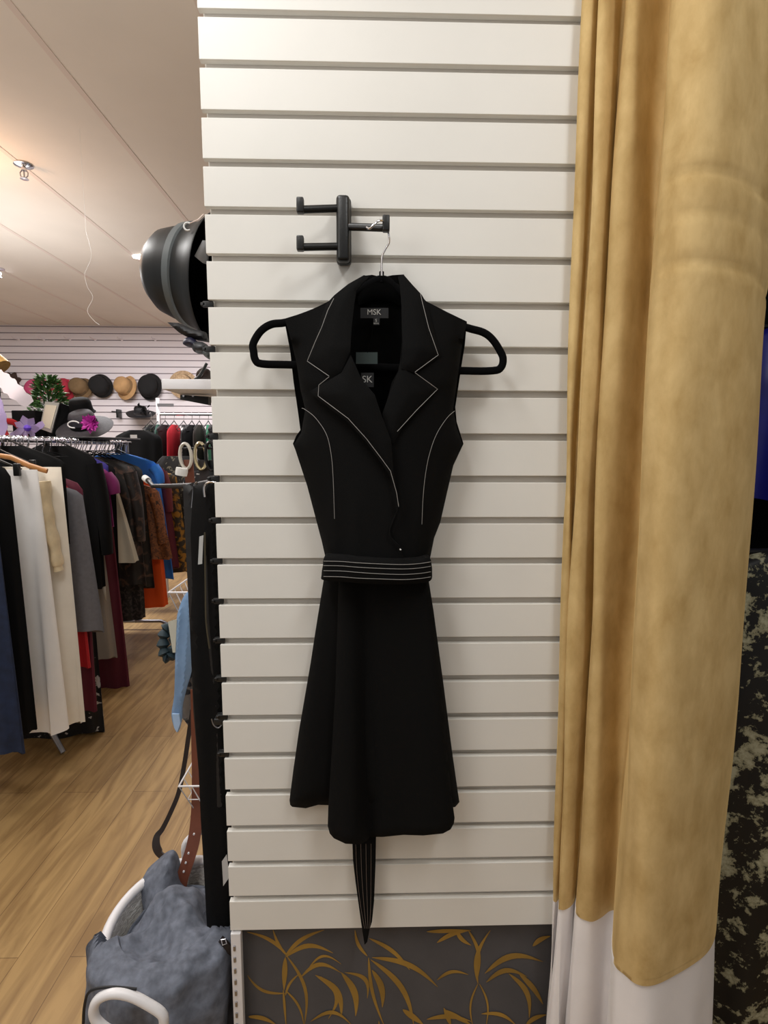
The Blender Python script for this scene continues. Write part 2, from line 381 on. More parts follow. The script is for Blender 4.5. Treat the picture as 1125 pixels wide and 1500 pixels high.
# ------------------------------------------------------------------ hanger
t = thing('clothes_hanger', 'black velvet hanger with a chrome hook holding the black belted dress', 'hanger', U(559, 402, -.05))
hk = [(537, 333, -.066), (541, 335, -.070), (546, 331, -.072), (552, 325, -.070), (559, 323, -.066), (566, 328, -.056), (569, 341, -.05), (570, 355, -.05), (564, 366, -.05), (559.5, 378, -.05), (559, 404, -.05)]
MB().tube([U(*p) for p in smooth_line(hk, 5)], .0017, 8).build('hook', M['chrome'], t)
HY = -.042
body = [(559, 409), (540, 416), (500, 438), (460, 458), (420, 472), (398, 475), (382, 485), (371, 503), (366.5+5, 515), (374, 527), (384, 533), (430, 534.5), (559, 538), (675, 543), (722, 543), (734, 538), (737, 526), (733, 515), (722, 498), (708, 487), (684, 480), (640, 464), (600, 439), (575, 416)]
MB().tube([U(x, y, HY) for x, y in smooth_line(body, 4, True)], .0065, 10, closed=True, flat=.6).build('hanger_body', M['black_velvet'], t)
m = MB(); m.tube([U(559, 398, HY), U(559, 414, HY)], .004, 8); m.build('neck', M['black_velvet'], t)

# ------------------------------------------------------------------ the dress
t = thing('wrap_dress', 'black sleeveless belted wrap dress with notched lapels and pale contrast stitching', 'dress', U(555, 1240, -.03))
def prof(px, py):                       # front surface of the bodice
    cx = 556; hw = 118 if py < 640 else 118-(py-640)*.22
    u = min(1, abs(px-cx)/max(60, hw)); b = max(0, 1-u**2.4)
    top = min(1, max(.0, (py-400)/110))
    return -.052-.040*b*(.35+.65*top)
# back half, seen inside the neck
back = [(533,404),(545,402.5),(560,406),(575,403),(591,402),(600,415),(624,441),(655,457),(684,471),(681,505),(676,536),(667,596),(669,618),(679,650),(664,682),(645,765),(636,787),(630,818),(477,818),(470,787),(450,712),(433,660),(429,650),(434,638),(440,630),(436,600),(430,560),(425,514),(416,467),(445,458),(476,447),(500,424)]
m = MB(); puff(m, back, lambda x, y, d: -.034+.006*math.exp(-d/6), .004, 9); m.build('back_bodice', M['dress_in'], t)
# left front (overlapping)
def wr(px, py):
    s = 0
    s += .0035*math.exp(-((px-487-(py-700)*.05)/7)**2)*min(1, max(0, (py-690)/60))      # soft vertical gathers above the belt
    s += .0035*math.exp(-((px-520-(py-700)*.02)/10)**2)*min(1, max(0, (py-700)/60))
    s += .003*math.exp(-((px-620+(py-700)*.08)/8)**2)*min(1, max(0, (py-690)/60))
    return -s
lf = [(533,406),(520,424),(514,470),(513,520),(529,556),(549,578),(560,611),(574,644),(579,700),(583,735),(578,755),(571,775),(574,788),(586,800),(592,818),(478,818),(474,800),(470,788),(450,712),(437,668),(430,652),(441,634),(447,600),(440,570),(434,530),(424,490),(417,467),(445,458),(476,447),(500,424)]
m = MB(); puff(m, lf, lambda x, y, d: prof(x, y)-.004+wr(x, y)+.014*math.exp(-d/7)*(1 if x < 480 and y > 500 else 0)-(.012 if y < 560 else .012*math.exp(-(y-560)/20))*math.exp(-abs(x-440)/60), .004, 7); m.build('left_front', M['dress'], t)
rf = [(590,404),(588,440),(589,500),(585,540),(574,560),(560,611),(560,700),(560,818),(630,818),(636,788),(645,765),(664,682),(678,652),(669,625),(664,600),(671,550),(677,505),(684,472),(655,457),(624,441),(603,416)]
m = MB(); puff(m, rf, lambda x, y, d: prof(x, y)+wr(x, y)+.014*math.exp(-d/7)*(1 if x > 630 and y > 500 else 0)-(.012 if y < 560 else .012*math.exp(-(y-560)/20))*math.exp(-abs(x-665)/60), .004, 7); m.build('right_front', M['dress'], t)
# upper collar
def collar(poly, name, off, lift):
    m = MB(); puff(m, poly, lambda x, y, d: prof(x, y)-off-lift*(1-math.exp(-d/22)), .003, 5, roll=.0006); return m.build(name, M['dress'], t)
collar([(533,403),(541,405),(530,416),(522,426),(519,445),(515,480),(513,514),(500,545),(483,556),(446,530),(452,512),(462,490),(471,462),(478,445),(490,432),(510,416)], 'collar', .012, .010)
collar([(591,402),(583,405),(586,418),(588,447),(590,500),(588,540),(608,546),(648,521),(640,500),(632,470),(627,448),(618,432),(605,418)], 'collar', .010, .010)
# collar stand at the back of the neck
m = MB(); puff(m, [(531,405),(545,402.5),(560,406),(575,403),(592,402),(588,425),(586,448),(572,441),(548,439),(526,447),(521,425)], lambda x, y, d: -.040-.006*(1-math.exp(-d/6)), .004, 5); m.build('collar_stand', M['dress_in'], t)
# lapels
collar([(483,556),(454,573),(462,582),(510,619),(537,649),(559,679),(572,699),(582,728),(584,742),(581,752),(577,700),(573,645),(560,611),(549,578),(530,556),(514,520),(500,546)], 'lapel', .016, .012)
collar([(607,546),(643,570),(611,604),(590,626),(576,650),(566,632),(560,606),(572,572),(583,545),(588,520)], 'lapel', .006, .010)
# contrast stitching
def stitch(pts, offs, mt='stitch', r=.00045, name='stitching', Yf=None, n=5, corner=False):
    m = MB(); f = Yf or prof
    m.tube([U(x, y, f(x, y)-offs) for x, y in (resample(pts, 6, False) if corner else smooth_line(pts, n))], r, 5); return m.build(name, M[mt], t)
stitch([(489,437),(480,455),(471,480),(462,500),(450,529),(482,551)], .0225, corner=True)
stitch([(482,552),(467,564),(466,580),(510,613),(537,643),(559,672),(572,690),(581,722),(584,742)], .0285, corner=True)
stitch([(616,430),(618,440),(628,480),(642,520),(608,545)], .0205, corner=True)
stitch([(608,546),(641,570),(611,600),(582,632)], .0175, corner=True)
stitch([(442,598),(447,600),(462,612),(478,636),(485,665),(488,700),(490,760)], .0075, r=.0004)
stitch([(666,602),(655,612),(640,635),(630,662),(624,690),(620,725),(618,768)], .0035, r=.0004)
stitch([(584,742),(578,757),(571,776),(573,788),(585,800)], .010, 'dress', .0012)
# labels inside the neck
def text(s, p, size, mt, parent, name='lettering', rotz=0, ext=.0002):
    cu = bpy.data.curves.new(name, 'FONT'); cu.body = s; cu.size = size; cu.extrude = ext; cu.align_x = 'CENTER'; cu.align_y = 'CENTER'
    tmp = bpy.data.objects.new(name, cu); C.objects.link(tmp); bpy.context.view_layer.update()
    me = bpy.data.meshes.new_from_object(tmp.evaluated_get(bpy.context.evaluated_depsgraph_get())); bpy.data.objects.remove(tmp)
    me.materials.clear(); me.materials.append(mt)
    o = bpy.data.objects.new(name, me); C.objects.link(o)
    mw = Matrix.Translation(p) @ Matrix.Rotation(rotz, 4, 'Y') @ Matrix.Rotation(PI/2, 4, 'X')
    me.transform(mw)
    if parent: o.parent = parent; o.matrix_parent_inverse = Matrix.Identity(4); me.transform(Matrix.Translation(-parent_loc(parent)))
    return o
def parent_loc(o):
    v = Vector(o.location)
    while o.parent: o = o.parent; v = v+Vector(o.location) if False else v
    return v
LY = -.0445
def flat(x0, y0, x1, y1, Y, th, name, mt, par, tilt=0):
    m = MB(); pts = [U(x0, y0, Y), U(x1, y0+tilt, Y), U(x1, y1+tilt, Y), U(x0, y1, Y)]
    vs = pts+[p+Vector((0, th, 0)) for p in pts]; m.add(vs, [(0,1,2,3),(7,6,5,4),(0,4,5,1),(1,5,6,2),(2,6,7,3),(3,7,4,0)])
    return m.build(name, mt, par, False)
lb = flat(528, 451, 569, 466, LY-.008, .001, 'brand_label', M['label_black'], t)
def ptext(s, px, py, Y, size, mt, par, name='lettering'):
    o = text(s, U(px, py, Y), size, mt, None, name); o.parent = par; o.matrix_parent_inverse = Matrix.Identity(4); return o
ptext('MSK', 548, 457.5, LY-.0085, .0125, M['print_grey'], lb)
sz = flat(547, 466, 556, 476, LY-.0085, .0008, 'size_label', M['label_black'], t)
ptext('S', 551, 469.5, LY-.009, .0065, M['print_grey'], sz); ptext('PETITE', 551, 474, LY-.009, .003, M['print_grey'], sz)
hg = flat(521.5, 516, 553, 533, LY-.016, .0008, 'hang_tag', M['tag_green'], t)
hg2 = flat(529, 546, 547.5, 567, LY-.018, .0008, 'hang_tag', M['label_black'], t)
ptext('SK', 538, 556, LY-.0188, .0155, M['print_grey'], hg2)
m = MB(); m.tube([U(547, 476, LY-.01), U(544, 495, LY-.014), U(538, 517, LY-.016)], .0005, 5); m.build('tag_string', M['dress_in'], t)
m = MB(); m.tube([U(585.5, 804.5, -.112), U(587.5, 805.5, -.112)], .0012, 6); m.build('snap_stud', M['paper'], t)
# skirt
bs = [(480,818),(474,850),(462,925),(455,971),(438,1070),(430,1125),(424,1172),(425,1179),(428,1182),(448,1184),(466,1179),(500,1180),(560,1190),(620,1188),(655,1184),(667,1182),(673,1175),(671,1162),(662,1099),(649,997),(635,894),(628,850),(625,818)]
def bfold(x, y, d): return -.030-.020*(1-math.exp(-d/10))-.006*math.sin((x-430)/(9+(y-850)*.02))*(y-850)/330
m = MB(); puff(m, bs, bfold, .004, 8, roll=.008); m.build('skirt_back', M['dress'], t)
fs_ = [(497,822),(496,846),(494,925),(491,1015),(486,1100),(481,1180),(480,1210),(483,1221),(489,1228),(506,1236),(527,1237),(537,1232),(542,1226),(561,1226),(591,1223),(620,1224),(649,1221),(660,1215),(665,1206),(666,1198),(662,1170),(654,1090),(645,997),(634,894),(626,846),(622,822)]
def ffold(x, y, d):
    v = (y-850)/380; v = max(0, min(1, v))
    c = 520-8*v; w = 12+22*v           # the lit rounded fold on its left
    a = .022*(.35+v)*math.exp(-((x-(507+6*v))/(w))**2)
    vl = -.022*(.3+v)*math.exp(-((x-(536+6*v))/(9+4*v))**2)
    rr = .012*math.exp(-((x-(610+20*v))/(40))**2)
    return -.062-a-vl-rr*(.4+v)
m = MB(); puff(m, fs_, ffold, .004, 7, roll=.006); m.build('skirt_front', M['dress'], t)
# belt and its hanging tail
m = MB(); bpoly = smooth_line([(476,817),(500,815),(555,819),(605,820),(628,817),(632,826),(633,838),(630,851),(605,855),(555,856),(510,853),(474,850),(471,842),(473,828)], 4, True)
def bprof(x, y): return -.085-.030*max(0, 1-((x-552)/84)**2)**.6
puff(m, bpoly, lambda x, y, d: bprof(x, y)+.006*math.exp(-d/3), .006, 5, Yb=-.05); bl = m.build('belt', M['dress'], t)
for k, (ya, yb) in enumerate([(822, 826), (828.5, 832.5), (836, 840.5), (844.5, 848)]):
    pts = [(474, ya), (500, ya+.5), (525, ya+2.5), (555, yb), (590, yb+1), (615, yb-.5), (631, yb-3)]
    m = MB(); m.tube([U(x, y, bprof(x, y)-.0012) for x, y in smooth_line(pts, 4)], .00042, 5)
    o = m.build('stitching', M['stitch'], t); o.parent = bl; o.matrix_parent_inverse = Matrix.Identity(4)
m = MB(); puff(m, [(516,1228),(551,1222),(550,1270),(548,1320),(545,1350),(541,1363),(538,1380),(534,1384),(531,1365),(528,1345),(521,1294),(517,1260)], lambda x, y, d: -.030-.004*(1-math.exp(-d/4)), .004, 5); bt = m.build('belt_tail', M['dress'], t)
for k in range(4):
    pts = [(521+7.5*k, 1236), (523+6.8*k, 1280), (528+5*k, 1325), (534+2.5*k, 1360)]
    m = MB(); m.tube([U(x, y, -.0352) for x, y in smooth_line(pts, 5)], .00035, 5); o = m.build('stitching', M['stitch_dim'], t); o.parent = bt; o.matrix_parent_inverse = Matrix.Identity(4)

# ------------------------------------------------------------------ the curtain
plan = [(828,-.002),(824,-.012),(825,-.024),(832,-.030),(838,-.022),(841,-.010),(846,-.016),(843,-.040),(845,-.044),(852,-.047),(861,-.043),(869,-.032),(874,-.018),(877,-.026),(874,-.048),(876,-.062),(885,-.070),(897,-.072),(912,-.062),(926,-.048),(937,-.048),(942,-.060),(938,-.105),(938,-.135),(941,-.155),(951,-.167),(968,-.183),(990,-.189),(1015,-.185),(1045,-.170),(1070,-.152),(1088,-.132),(1098,-.108),(1100,-.08),(1092,-.06),(1075,-.05)]
pp = [U(px, 750, Y) for px, Y in plan]; pp = [(p.x, p.y) for p in pp]; pp = smooth_line(pp, 6)
zh = U(985, 1438, -.19).z; zt = CEIL-.02
t = thing('curtain', 'full length gold velvet curtain with a white bottom band beside the slat panel', 'curtain', (pp[60][0], pp[60][1], .01))
def cpt(i, z):
    x, y = pp[i]; h = (z-zh)/(zt-zh)
    ax = pp[-1][0]-.0
    wx = .0035*math.sin(z*5+i*.11)+.0015*math.sin(z*13+i*.2)
    # folds tighten a little towards the top
    g = 1 if z > 1.3 else 1+.05*(1.3-z)
    wy = .002*math.sin(z*7+i*.17)
    # shallow horizontal creases across the big fold
    cr = 0
    if i > 130: 
        u_ = (i-130)/60
        for zc, am in ((1.855, .004), (1.80, .002), (1.735, .0035)): cr += am*math.exp(-((z-zc-.014*math.sin(u_*3.1))/.008)**2)*min(1, u_*3)
    if z < 1.36 and i < 42: wx += .024*(1.36-z)/.7*(1-i/42)
    return Vector((x+wx, min(-.002, y*g+wy+cr), z))
npp = len(pp)
zs = [zh+(zt-zh)*(j/279) for j in range(280)]
m = MB(); m.add([cpt(i, z) for z in zs for i in range(npp)], [(j*npp+i, j*npp+i+1, (j+1)*npp+i+1, (j+1)*npp+i) for j in range(len(zs)-1) for i in range(npp-1)])
o = m.build('velvet_panel', M['velvet'], t); solid(o, .002)
m = MB(); m.add([cpt(i, z)+Vector((0, -.0016 if y_ else 0, 0)) for y_, z in ((1, zh), (1, zh+.011)) for i in range(npp)], [(i, i+1, npp+i+1, npp+i) for i in range(npp-1)])
m.build('hem_band', M['velvet'], t)
zs = [.015+(zh+.01-.015)*(j/39) for j in range(40)]
def wpt(i, z):
    p = cpt(i, z); k = (zh-z); c = pp[0][0]
    p.x += -.05*k*(1-i/npp)+.03*k*(i/npp)+.004*math.sin(i*.35+z*6)*min(1, k*4); p.y += .004*math.sin(i*.4+z*3)*min(1, k*4)+.003
    p.y = min(p.y, -.003); return p
m = MB(); m.add([wpt(i, z) for z in zs for i in range(npp)], [(j*npp+i, j*npp+i+1, (j+1)*npp+i+1, (j+1)*npp+i) for j in range(len(zs)-1) for i in range(npp-1)])
o = m.build('white_band', M['white_fabric'], t); solid(o, .0015)

# ------------------------------------------------------------------ hanging garments, general
def garment(name, label, cat, c, ztop, zhem, w1, w2, dep, mt, yawr=0, group=None, sleeves=0, slmat=None, drop=.07, folds=9, amp=.012, seed=0, flat_top=False, hem_wave=.01, collar_m=None, neck=.07):
    """body: closed shell hung from (c.x, c.y), front facing the camera; w1, w2 half widths at shoulder and hem"""
    t = thing(name, label, cat, (c[0], c[1], zhem), group); rnd = random.Random(seed*31+5); ph = rnd.random()*6
    cs, sn = math.cos(yawr), math.sin(yawr); L = ztop-zhem
    def W(x, y, z): return Vector((c[0]+x*cs-y*sn, c[1]+x*sn+y*cs, z))
    n = 72; rows = 30
    def f(u, v):
        a = 2*PI*u; k = v
        w = w1+(w2-w1)*k**.9; d = dep*(.45+.55*min(1, k*3))*(1+.4*k)
        if not flat_top and k < .12: w = w*(.0+1)*(neck/w1+(1-neck/w1)*(k/.12)**.8)
        x = w*math.copysign(abs(math.cos(a))**.8, math.cos(a)); y = d*math.sin(a)
        am = amp*k**.8
        y += am*math.sin(folds*a+ph+k*1.3)*(.4+.6*abs(math.sin(a))); x += am*.5*math.cos(folds*a*1.3+ph)
        z = ztop-L*k
        if not flat_top: z = ztop-drop*min(1, k/.12)-(L-drop)*max(0, (k-.12)/.88) if True else z
        if k > .9: z += hem_wave*math.sin(3*a+ph)*(k-.9)*10
        return W(x, y, z)
    m = MB(); m.grid(f, n, rows, True)
    m.f.append(tuple(range(n))); m.m.append(0); m.f.append(tuple((rows-1)*n+i for i in range(n))); m.m.append(0)
    m.build('body', mt, t)
    if sleeves:
        for s in (1, -1):
            A = W(s*(w1-.015), 0, ztop-drop-.03); m = MB()
            pts = [A, A+W(s*.03, .0, -sleeves*.35)-W(0, 0, 0), A+W(s*.045, -.01, -sleeves*.7)-W(0, 0, 0), A+W(s*.05, -.01, -sleeves)-W(0, 0, 0)]
            m.tube([Vector(p) for p in smooth_line(pts, 5)], [.055-.018*(i/15) for i in range(16)], 14, flat=.7, up=(0, 1, 0))
            m.build('sleeve', slmat or mt, t)
    if collar_m:
        m = MB(); m.tube([W(neck*1.1*math.cos(q), .03*math.sin(q), ztop+.004) for q in [2*PI*i/16 for i in range(16)]], .012, 8, closed=True); m.build('neckband', collar_m, t)
    return t
def wire_hanger(c, ztop, zr, rail_r, mt, w=.19, yawr=0, label='', group='hangers on the near clothing rail', hookmat=None):
    t = thing('clothes_hanger', label, 'hanger', (c[0], c[1], ztop), group)
    cs, sn = math.cos(yawr), math.sin(yawr)
    def W(x, z): return Vector((c[0]+x*cs, c[1]+x*sn, z))
    r = rail_r+.003; hk = [W(r*math.cos(q), zr+r*math.sin(q)) for q in [PI*1.15-PI*1.05*i/8 for i in range(9)]]
    hk += [W(r*.9, zr-.02), W(.004, zr-.04), W(0, ztop+.02)]
    MB().tube(hk, .0022, 6).build('hook', hookmat or M['chrome'], t)
    MB().tube([W(0, ztop+.025), W(-.05, ztop), W(-w, ztop-.06), W(-w*.9, ztop-.075), W(0, ztop-.07), W(w*.9, ztop-.075), W(w, ztop-.06), W(.05, ztop)], .004, 6, closed=True).build('shoulder_bar', mt, t)
    return t

# ------------------------------------------------------------------ near clothing rack
def railx(d): return -1.30-.152*(d-2.0)
ZR = H(646, 3.0)
t = thing('clothing_rack', 'chrome rail clothing rack packed with mixed garments left of the slat panel', 'clothing rack', (railx(3), 3-CD, 0))
MB().tube([(railx(1.45), 1.45-CD, ZR), (railx(4.35), 4.35-CD, ZR)], .0135, 12).build('rail', M['chrome'], t)
MB().tube([(railx(1.7)-.10, 1.7-CD, ZR-.065), (railx(3.0)-.10, 3.0-CD, ZR-.065)], .008, 10).build('lower_rail', M['chrome'], t)
for d in (1.5, 4.25):
    MB().tube([(railx(d), d-CD, .06), (railx(d), d-CD, ZR+.0)], .015, 12).build('post', M['steel'], t)
    MB().tube([(railx(d)-.28, d-CD, .03), (railx(d)-.2, d-CD, .07), (railx(d)+.2, d-CD, .07), (railx(d)+.28, d-CD, .03)], .014, 10).build('foot', M['steel'], t)
a = UD(70, 1062, 2.5); b = UD(94, 1118, 2.45); b.z = .012
MB().tube([a+Vector((-.05, 0, .3)), a, b], [.016, .016, .012], 10).build('leg', M['steel'], t)

c_ = {}
def cm(key, rgb, rough=.75, **k): c_[key] = mat(key, rgb, rough, bump=.15, bscale=350, **k); return c_[key]
NAVY = mat('navy denim', (22, 35, 62), .85, noise=.3, scale=30); BLK = M['black_cloth']; IV = mat('ivory crepe', (238, 232, 220), .7, noise=.04, scale=12); WH = mat('white crepe', (240, 238, 236), .75, noise=.03, scale=12)
SAT = mat('cream satin', (226, 208, 172), .35, noise=.12, scale=20); GRY = mat('mid grey wool', (112, 112, 118), .9, noise=.1, scale=60); RED = cm('red jersey', (176, 22, 34)); BUR = cm('burgundy crepe', (88, 16, 40))
FLB = pattern('black with white florals', (12, 12, 14), (190, 186, 182), 22, .60, .63); MAG = cm('magenta chiffon', (122, 28, 96)); RBL = cm('indigo jersey', (52, 44, 130)); TAU = cm('taupe crepe', (150, 140, 130)); CRM = cm('cream wool', (206, 200, 184))
BRF = pattern('brown sheer floral', (24, 19, 17), (86, 60, 48), 16, .53, .64, extra=(60, 44, 36)); LACE = pattern('black lace', (10, 10, 12), (62, 54, 54), 40, .5, .58); RUST = pattern('rust animal print', (96, 54, 28), (150, 88, 44), 38, .42, .56, extra=(50, 32, 22)); ORG = cm('bright orange', (228, 84, 16))
BLU = cm('bright blue crepe', (30, 110, 200)); MAR = cm('maroon crepe', (104, 30, 38)); MUS = pattern('mustard floral', (52, 46, 34), (168, 120, 34), 20, .48, .58)
DKF = pattern('dark botanical', (22, 22, 24), (120, 116, 100), 26, .58, .62)
specs = [  # name,label,cat,dist,(px,py) right shoulder,(px,py) right hem, mat, opts
 ('denim_coat','navy denim coat cropped by the picture edge, first on the near rail','coat',1.86,(-14,706),(34,1102),NAVY,dict(sleeves=0)),
 ('long_dress','long plain black dress between the navy denim coat and white skirt','dress',2.03,(9,690),(50,1075),BLK,{}),
 ('long_skirt','long white skirt clipped at the waist, nearest of the pale garments','skirt',2.2,(56,688),(97,1068),WH,dict(flat_top=True,folds=7,amp=.024)),
 ('long_skirt','long ivory skirt clipped just behind the white one','skirt',2.36,(94,684),(127,1056),IV,dict(flat_top=True,folds=6,amp=.020)),
 ('wool_coat','mid grey wool coat hanging right behind the ivory skirt','coat',2.52,(116,728),(150,926),GRY,{}),
 ('black_cardigan','black cardigan with only its shoulders showing above the ivory skirt','cardigan',2.44,(92,676),(98,800),BLK,{}),
 ('red_dress','red dress mostly hidden, its hem showing under the grey coat','dress',2.55,(101,690),(133,974),RED,{}),
 ('burgundy_dress','burgundy dress whose hem hangs lower than the red one','dress',2.585,(124,716),(142,1038),BUR,{}),
 ('floral_maxi_dress','black maxi dress with small white florals, hem nearly at the floor','dress',2.63,(118,720),(150,1074),FLB,{}),
 ('black_blazer','black blazer with a drooping shoulder behind the grey coat','blazer',2.95,(140,672),(152,860),BLK,dict(sleeves=.5)),
 ('taupe_skirt','straight taupe dress with a white swing tag at its side','dress',3.02,(140,760),(174,962),TAU,{}),
 ('ruffle_blouse','magenta ruffled blouse peeking between black jackets','blouse',3.08,(160,712),(166,770),MAG,{}),
 ('indigo_top','indigo jersey top above the magenta blouse','top',3.15,(157,686),(160,760),RBL,{}),
 ('velvet_gown','deep burgundy gown with a wavy hem next to the taupe dress','gown',3.2,(160,800),(190,1016),BUR,dict(hem_wave=.03)),
 ('black_jacket','long black jacket in front of the cream coat','jacket',3.26,(172,690),(176,850),BLK,{}),
 ('cream_coat','cream wool coat with its flared lower edge showing','coat',3.34,(158,700),(201,822),CRM,{}),
 ('sheer_floral_dress','dark sheer dress with faint brown florals and long sleeves','dress',3.46,(192,690),(212,858),BRF,dict(sleeves=.45)),
 ('lace_dress','black lace dress with a long hem below the cream coat','dress',3.58,(200,690),(214,905),LACE,{}),
 ('sheer_blouse','brown sheer floral blouse with a wide collar','blouse',3.68,(208,690),(228,860),BRF,{}),
 ('orange_dress','bright orange dress whose hem shows below the rust print','dress',3.82,(224,715),(244,888),ORG,{}),
 ('animal_print_dress','rust brown animal print dress in front of the blue one','dress',3.74,(226,720),(250,818),RUST,dict(sleeves=.36)),
 ('blue_dress','bright blue crepe dress with short sleeves','dress',3.98,(230,682),(256,846),BLU,dict(sleeves=.12)),
 ('maroon_dress','maroon long sleeved dress behind the bright blue one','dress',4.1,(240,690),(263,832),MAR,dict(sleeves=.3)),
 ('mustard_floral_dress','dark dress with mustard florals, last on the near rail','dress',4.22,(254,700),(277,838),MUS,{}),
]
for i, (nm, lb_, ct, d, a, b, mt, o_) in enumerate(specs):
    xc = railx(d); A = UD(a[0], a[1], d); B = UD(b[0], b[1], d); w1 = max(.12, A.x-xc); w2 = max(.12, B.x-xc)
    if o_.get('flat_top'): zt_ = A.z
    else: zt_ = max(A.z+.07, min(ZR-.06, A.z+.09))
    if nm == 'red_dress': zt_ = ZR-.15
    if nm in ('taupe_skirt', 'velvet_gown', 'cream_coat', 'ruffle_blouse'): zt_ = ZR-.1
    if nm == 'ruffle_blouse': o_ = dict(o_, sleeves=.1)
    garment(nm, lb_, ct, (xc, d-CD), zt_, B.z, w1, w2, .024, mt, yawr=.08*math.sin(i*1.7), seed=i, group=None, **dict(dict(amp=.012), **o_))
    wire_hanger((xc, d-CD), (zt_ if not o_.get('flat_top') else zt_+.05)+.012, ZR, .0135, M['black_plastic'], w=min(.19, w1*.85), yawr=.08*math.sin(i*1.7),
                label='chrome hooked black hanger on the near clothing rail', group='hangers on the near clothing rail')
# cream satin sleeve in front of the ivory skirt
d = 2.28; t = thing('satin_blouse', 'cream satin blouse with a gathered cuff hanging over the ivory skirt', 'blouse', (railx(d), d-CD, H(835, d)))
sl = [(62, 705), (66, 740), (72, 770), (80, 800), (85, 828)]
MB().tube([Vector(UD(x, y, d)) for x, y in smooth_line(sl, 5)], [.042+.004*math.sin(i*1.1)-.0006*i for i in range(21)], 14, flat=.6, up=(0, 1, 0)).build('sleeve', SAT, t)
MB().tube([UD(84, 824, d), UD(86, 836, d)], [.022, .027], 14, flat=.6, up=(0, 1, 0)).build('cuff', SAT, t)
m = MB(); xs = railx(d); m.grid(lambda u, v: Vector((xs+(.19+.02*v)*math.cos(2*PI*u)*(1 if v > .1 else .6), d-CD+.018*math.sin(2*PI*u), H(696, d)-.02*(v > .1)-.42*v)), 24, 14, True); m.build('body', SAT, t)
# wooden hanger with black clips
d = 2.27; t = thing('wooden_hanger', 'varnished wooden hanger with black clips above the white skirts', 'hanger', (railx(d), d-CD, H(690, d)))
a, b = UD(16, 670, d-.02), UD(69, 690, d-.02); MB().tube([Vector((railx(d), d-CD-.02, a.z+.02)), a, a.lerp(b, .5)+Vector((0, 0, -.006)), b], [.008, .011, .012, .011], 12, flat=.6).build('shoulder_bar', M['wood_hanger'], t)
MB().tube([(railx(d), d-CD-.02, a.z+.02), (railx(d), d-CD-.01, ZR-.02), (railx(d)+.016, d-CD-.01, ZR), (railx(d), d-CD-.01, ZR+.017), (railx(d)-.016, d-CD-.01, ZR)], .002, 6).build('hook', M['chrome'], t)
for px, py, dd in ((25, 690, 2.17), (48, 684, 2.3)):
    m = MB(); p = UD(px, py, dd); m.rbox((p.x-.012, p.y-.008, p.z-.02), (p.x+.012, p.y+.008, p.z+.03), .003); m.build('clip', M['black_plastic'], t)
m = MB(); a = UD(146, 840, 2.98); b = UD(156, 880, 2.98); m.add([a, (b.x, a.y, a.z-.01), b, (a.x+.02, a.y, b.z+.01)], [(0, 1, 2, 3)]); tag(solid(m.build('price_tag', M['paper'], None), .001), 'white card price tag dangling at the side of the taupe dress', 'tag')
# spare hangers crowding the rail
hg_lab = 'empty chrome hanger hooked over the near clothing rail'
for i in range(26):
    d = 1.98+i*.083; t = thing('clothes_hanger', hg_lab, 'hanger', (railx(d), d-CD, ZR-.05), 'empty hangers crowding the near rail')
    ya = random.uniform(-.25, .25); c = Vector((railx(d), d-CD, ZR)); r = .0175
    hk = [c+Vector((r*math.cos(q)*math.cos(ya), r*math.cos(q)*math.sin(ya), r*math.sin(q))) for q in [PI*1.2-PI*1.1*k/8 for k in range(9)]]+[c+Vector((.012, 0, -.025)), c+Vector((0, 0, -.05)), c+Vector((0, 0, -.06))]
    MB().tube(hk, .0026, 6).build('hook', M['chrome'], t)
    MB().tube([c+Vector((0, 0, -.055)), c+Vector((-.1, 0, -.085)), c+Vector((.1, 0, -.085))], .002, 6, closed=True).build('shoulder_bar', M['black_metal'], t)

# ------------------------------------------------------------------ display shelf behind the rack and what stands on it
dS = 3.55
SZ = ZR+.028
t = thing('display_table', 'black topped display table behind the near rack carrying hats and a plant', 'table', (-2.15, dS-CD, 0))
m = MB(); m.rbox((-3.1, dS-CD-.3, SZ-.012), (-1.36, dS-CD+.3, SZ), .003); m.build('tabletop', M['black_plastic'], t)
for sx in (-3.05, -2.0):
    for sy in (-.26, .26): MB().box((sx-.015, dS-CD+sy-.015, 0), (sx+.015, dS-CD+sy+.015, SZ-.012)).build('leg', M['black_metal'], t, False)
# plant
b = UD(76, 655, dS+.12); b.z = SZ
t = thing('potted_plant', 'bushy green artificial plant in front of the pink and red hats', 'plant', b)
MB().lathe([(0, 0), (.04, 0), (.055, .07), (.05, .07), (0, .06)], Matrix.Translation(b), 20).build('pot', M['black_plastic'], t)
m = MB(); rnd = random.Random(3)
hgt = H(552, dS+.12)-SZ
for i in range(1300):
    h = rnd.random()**.8; rr = (.125*(1-h)**.7+.03)*rnd.uniform(.5, 1); q = rnd.random()*2*PI
    p = b+Vector((rr*math.cos(q)*1.05, rr*math.sin(q)*.6, .06+h*(hgt-.07))); dr = Vector((math.cos(q), math.sin(q)*.7, rnd.uniform(-.2, .9))).normalized(); s = dr.cross(Vector((rnd.uniform(-1, 1), rnd.uniform(-1, 1), 1))).normalized(); L = rnd.uniform(.03, .055)
    m.add([p, p+dr*L*.5+s*.008, p+dr*L, p+dr*L*.5-s*.008], [(0, 1, 2, 3)])
m.build('foliage', pattern('green leaves', (34, 66, 30), (84, 128, 62), 60, .4, .6), t)
m = MB(); m.tube([b+Vector((0, 0, .05)), b+Vector((0, 0, hgt*.8))], .005, 6); m.build('stem', M['strap_brown'], t)
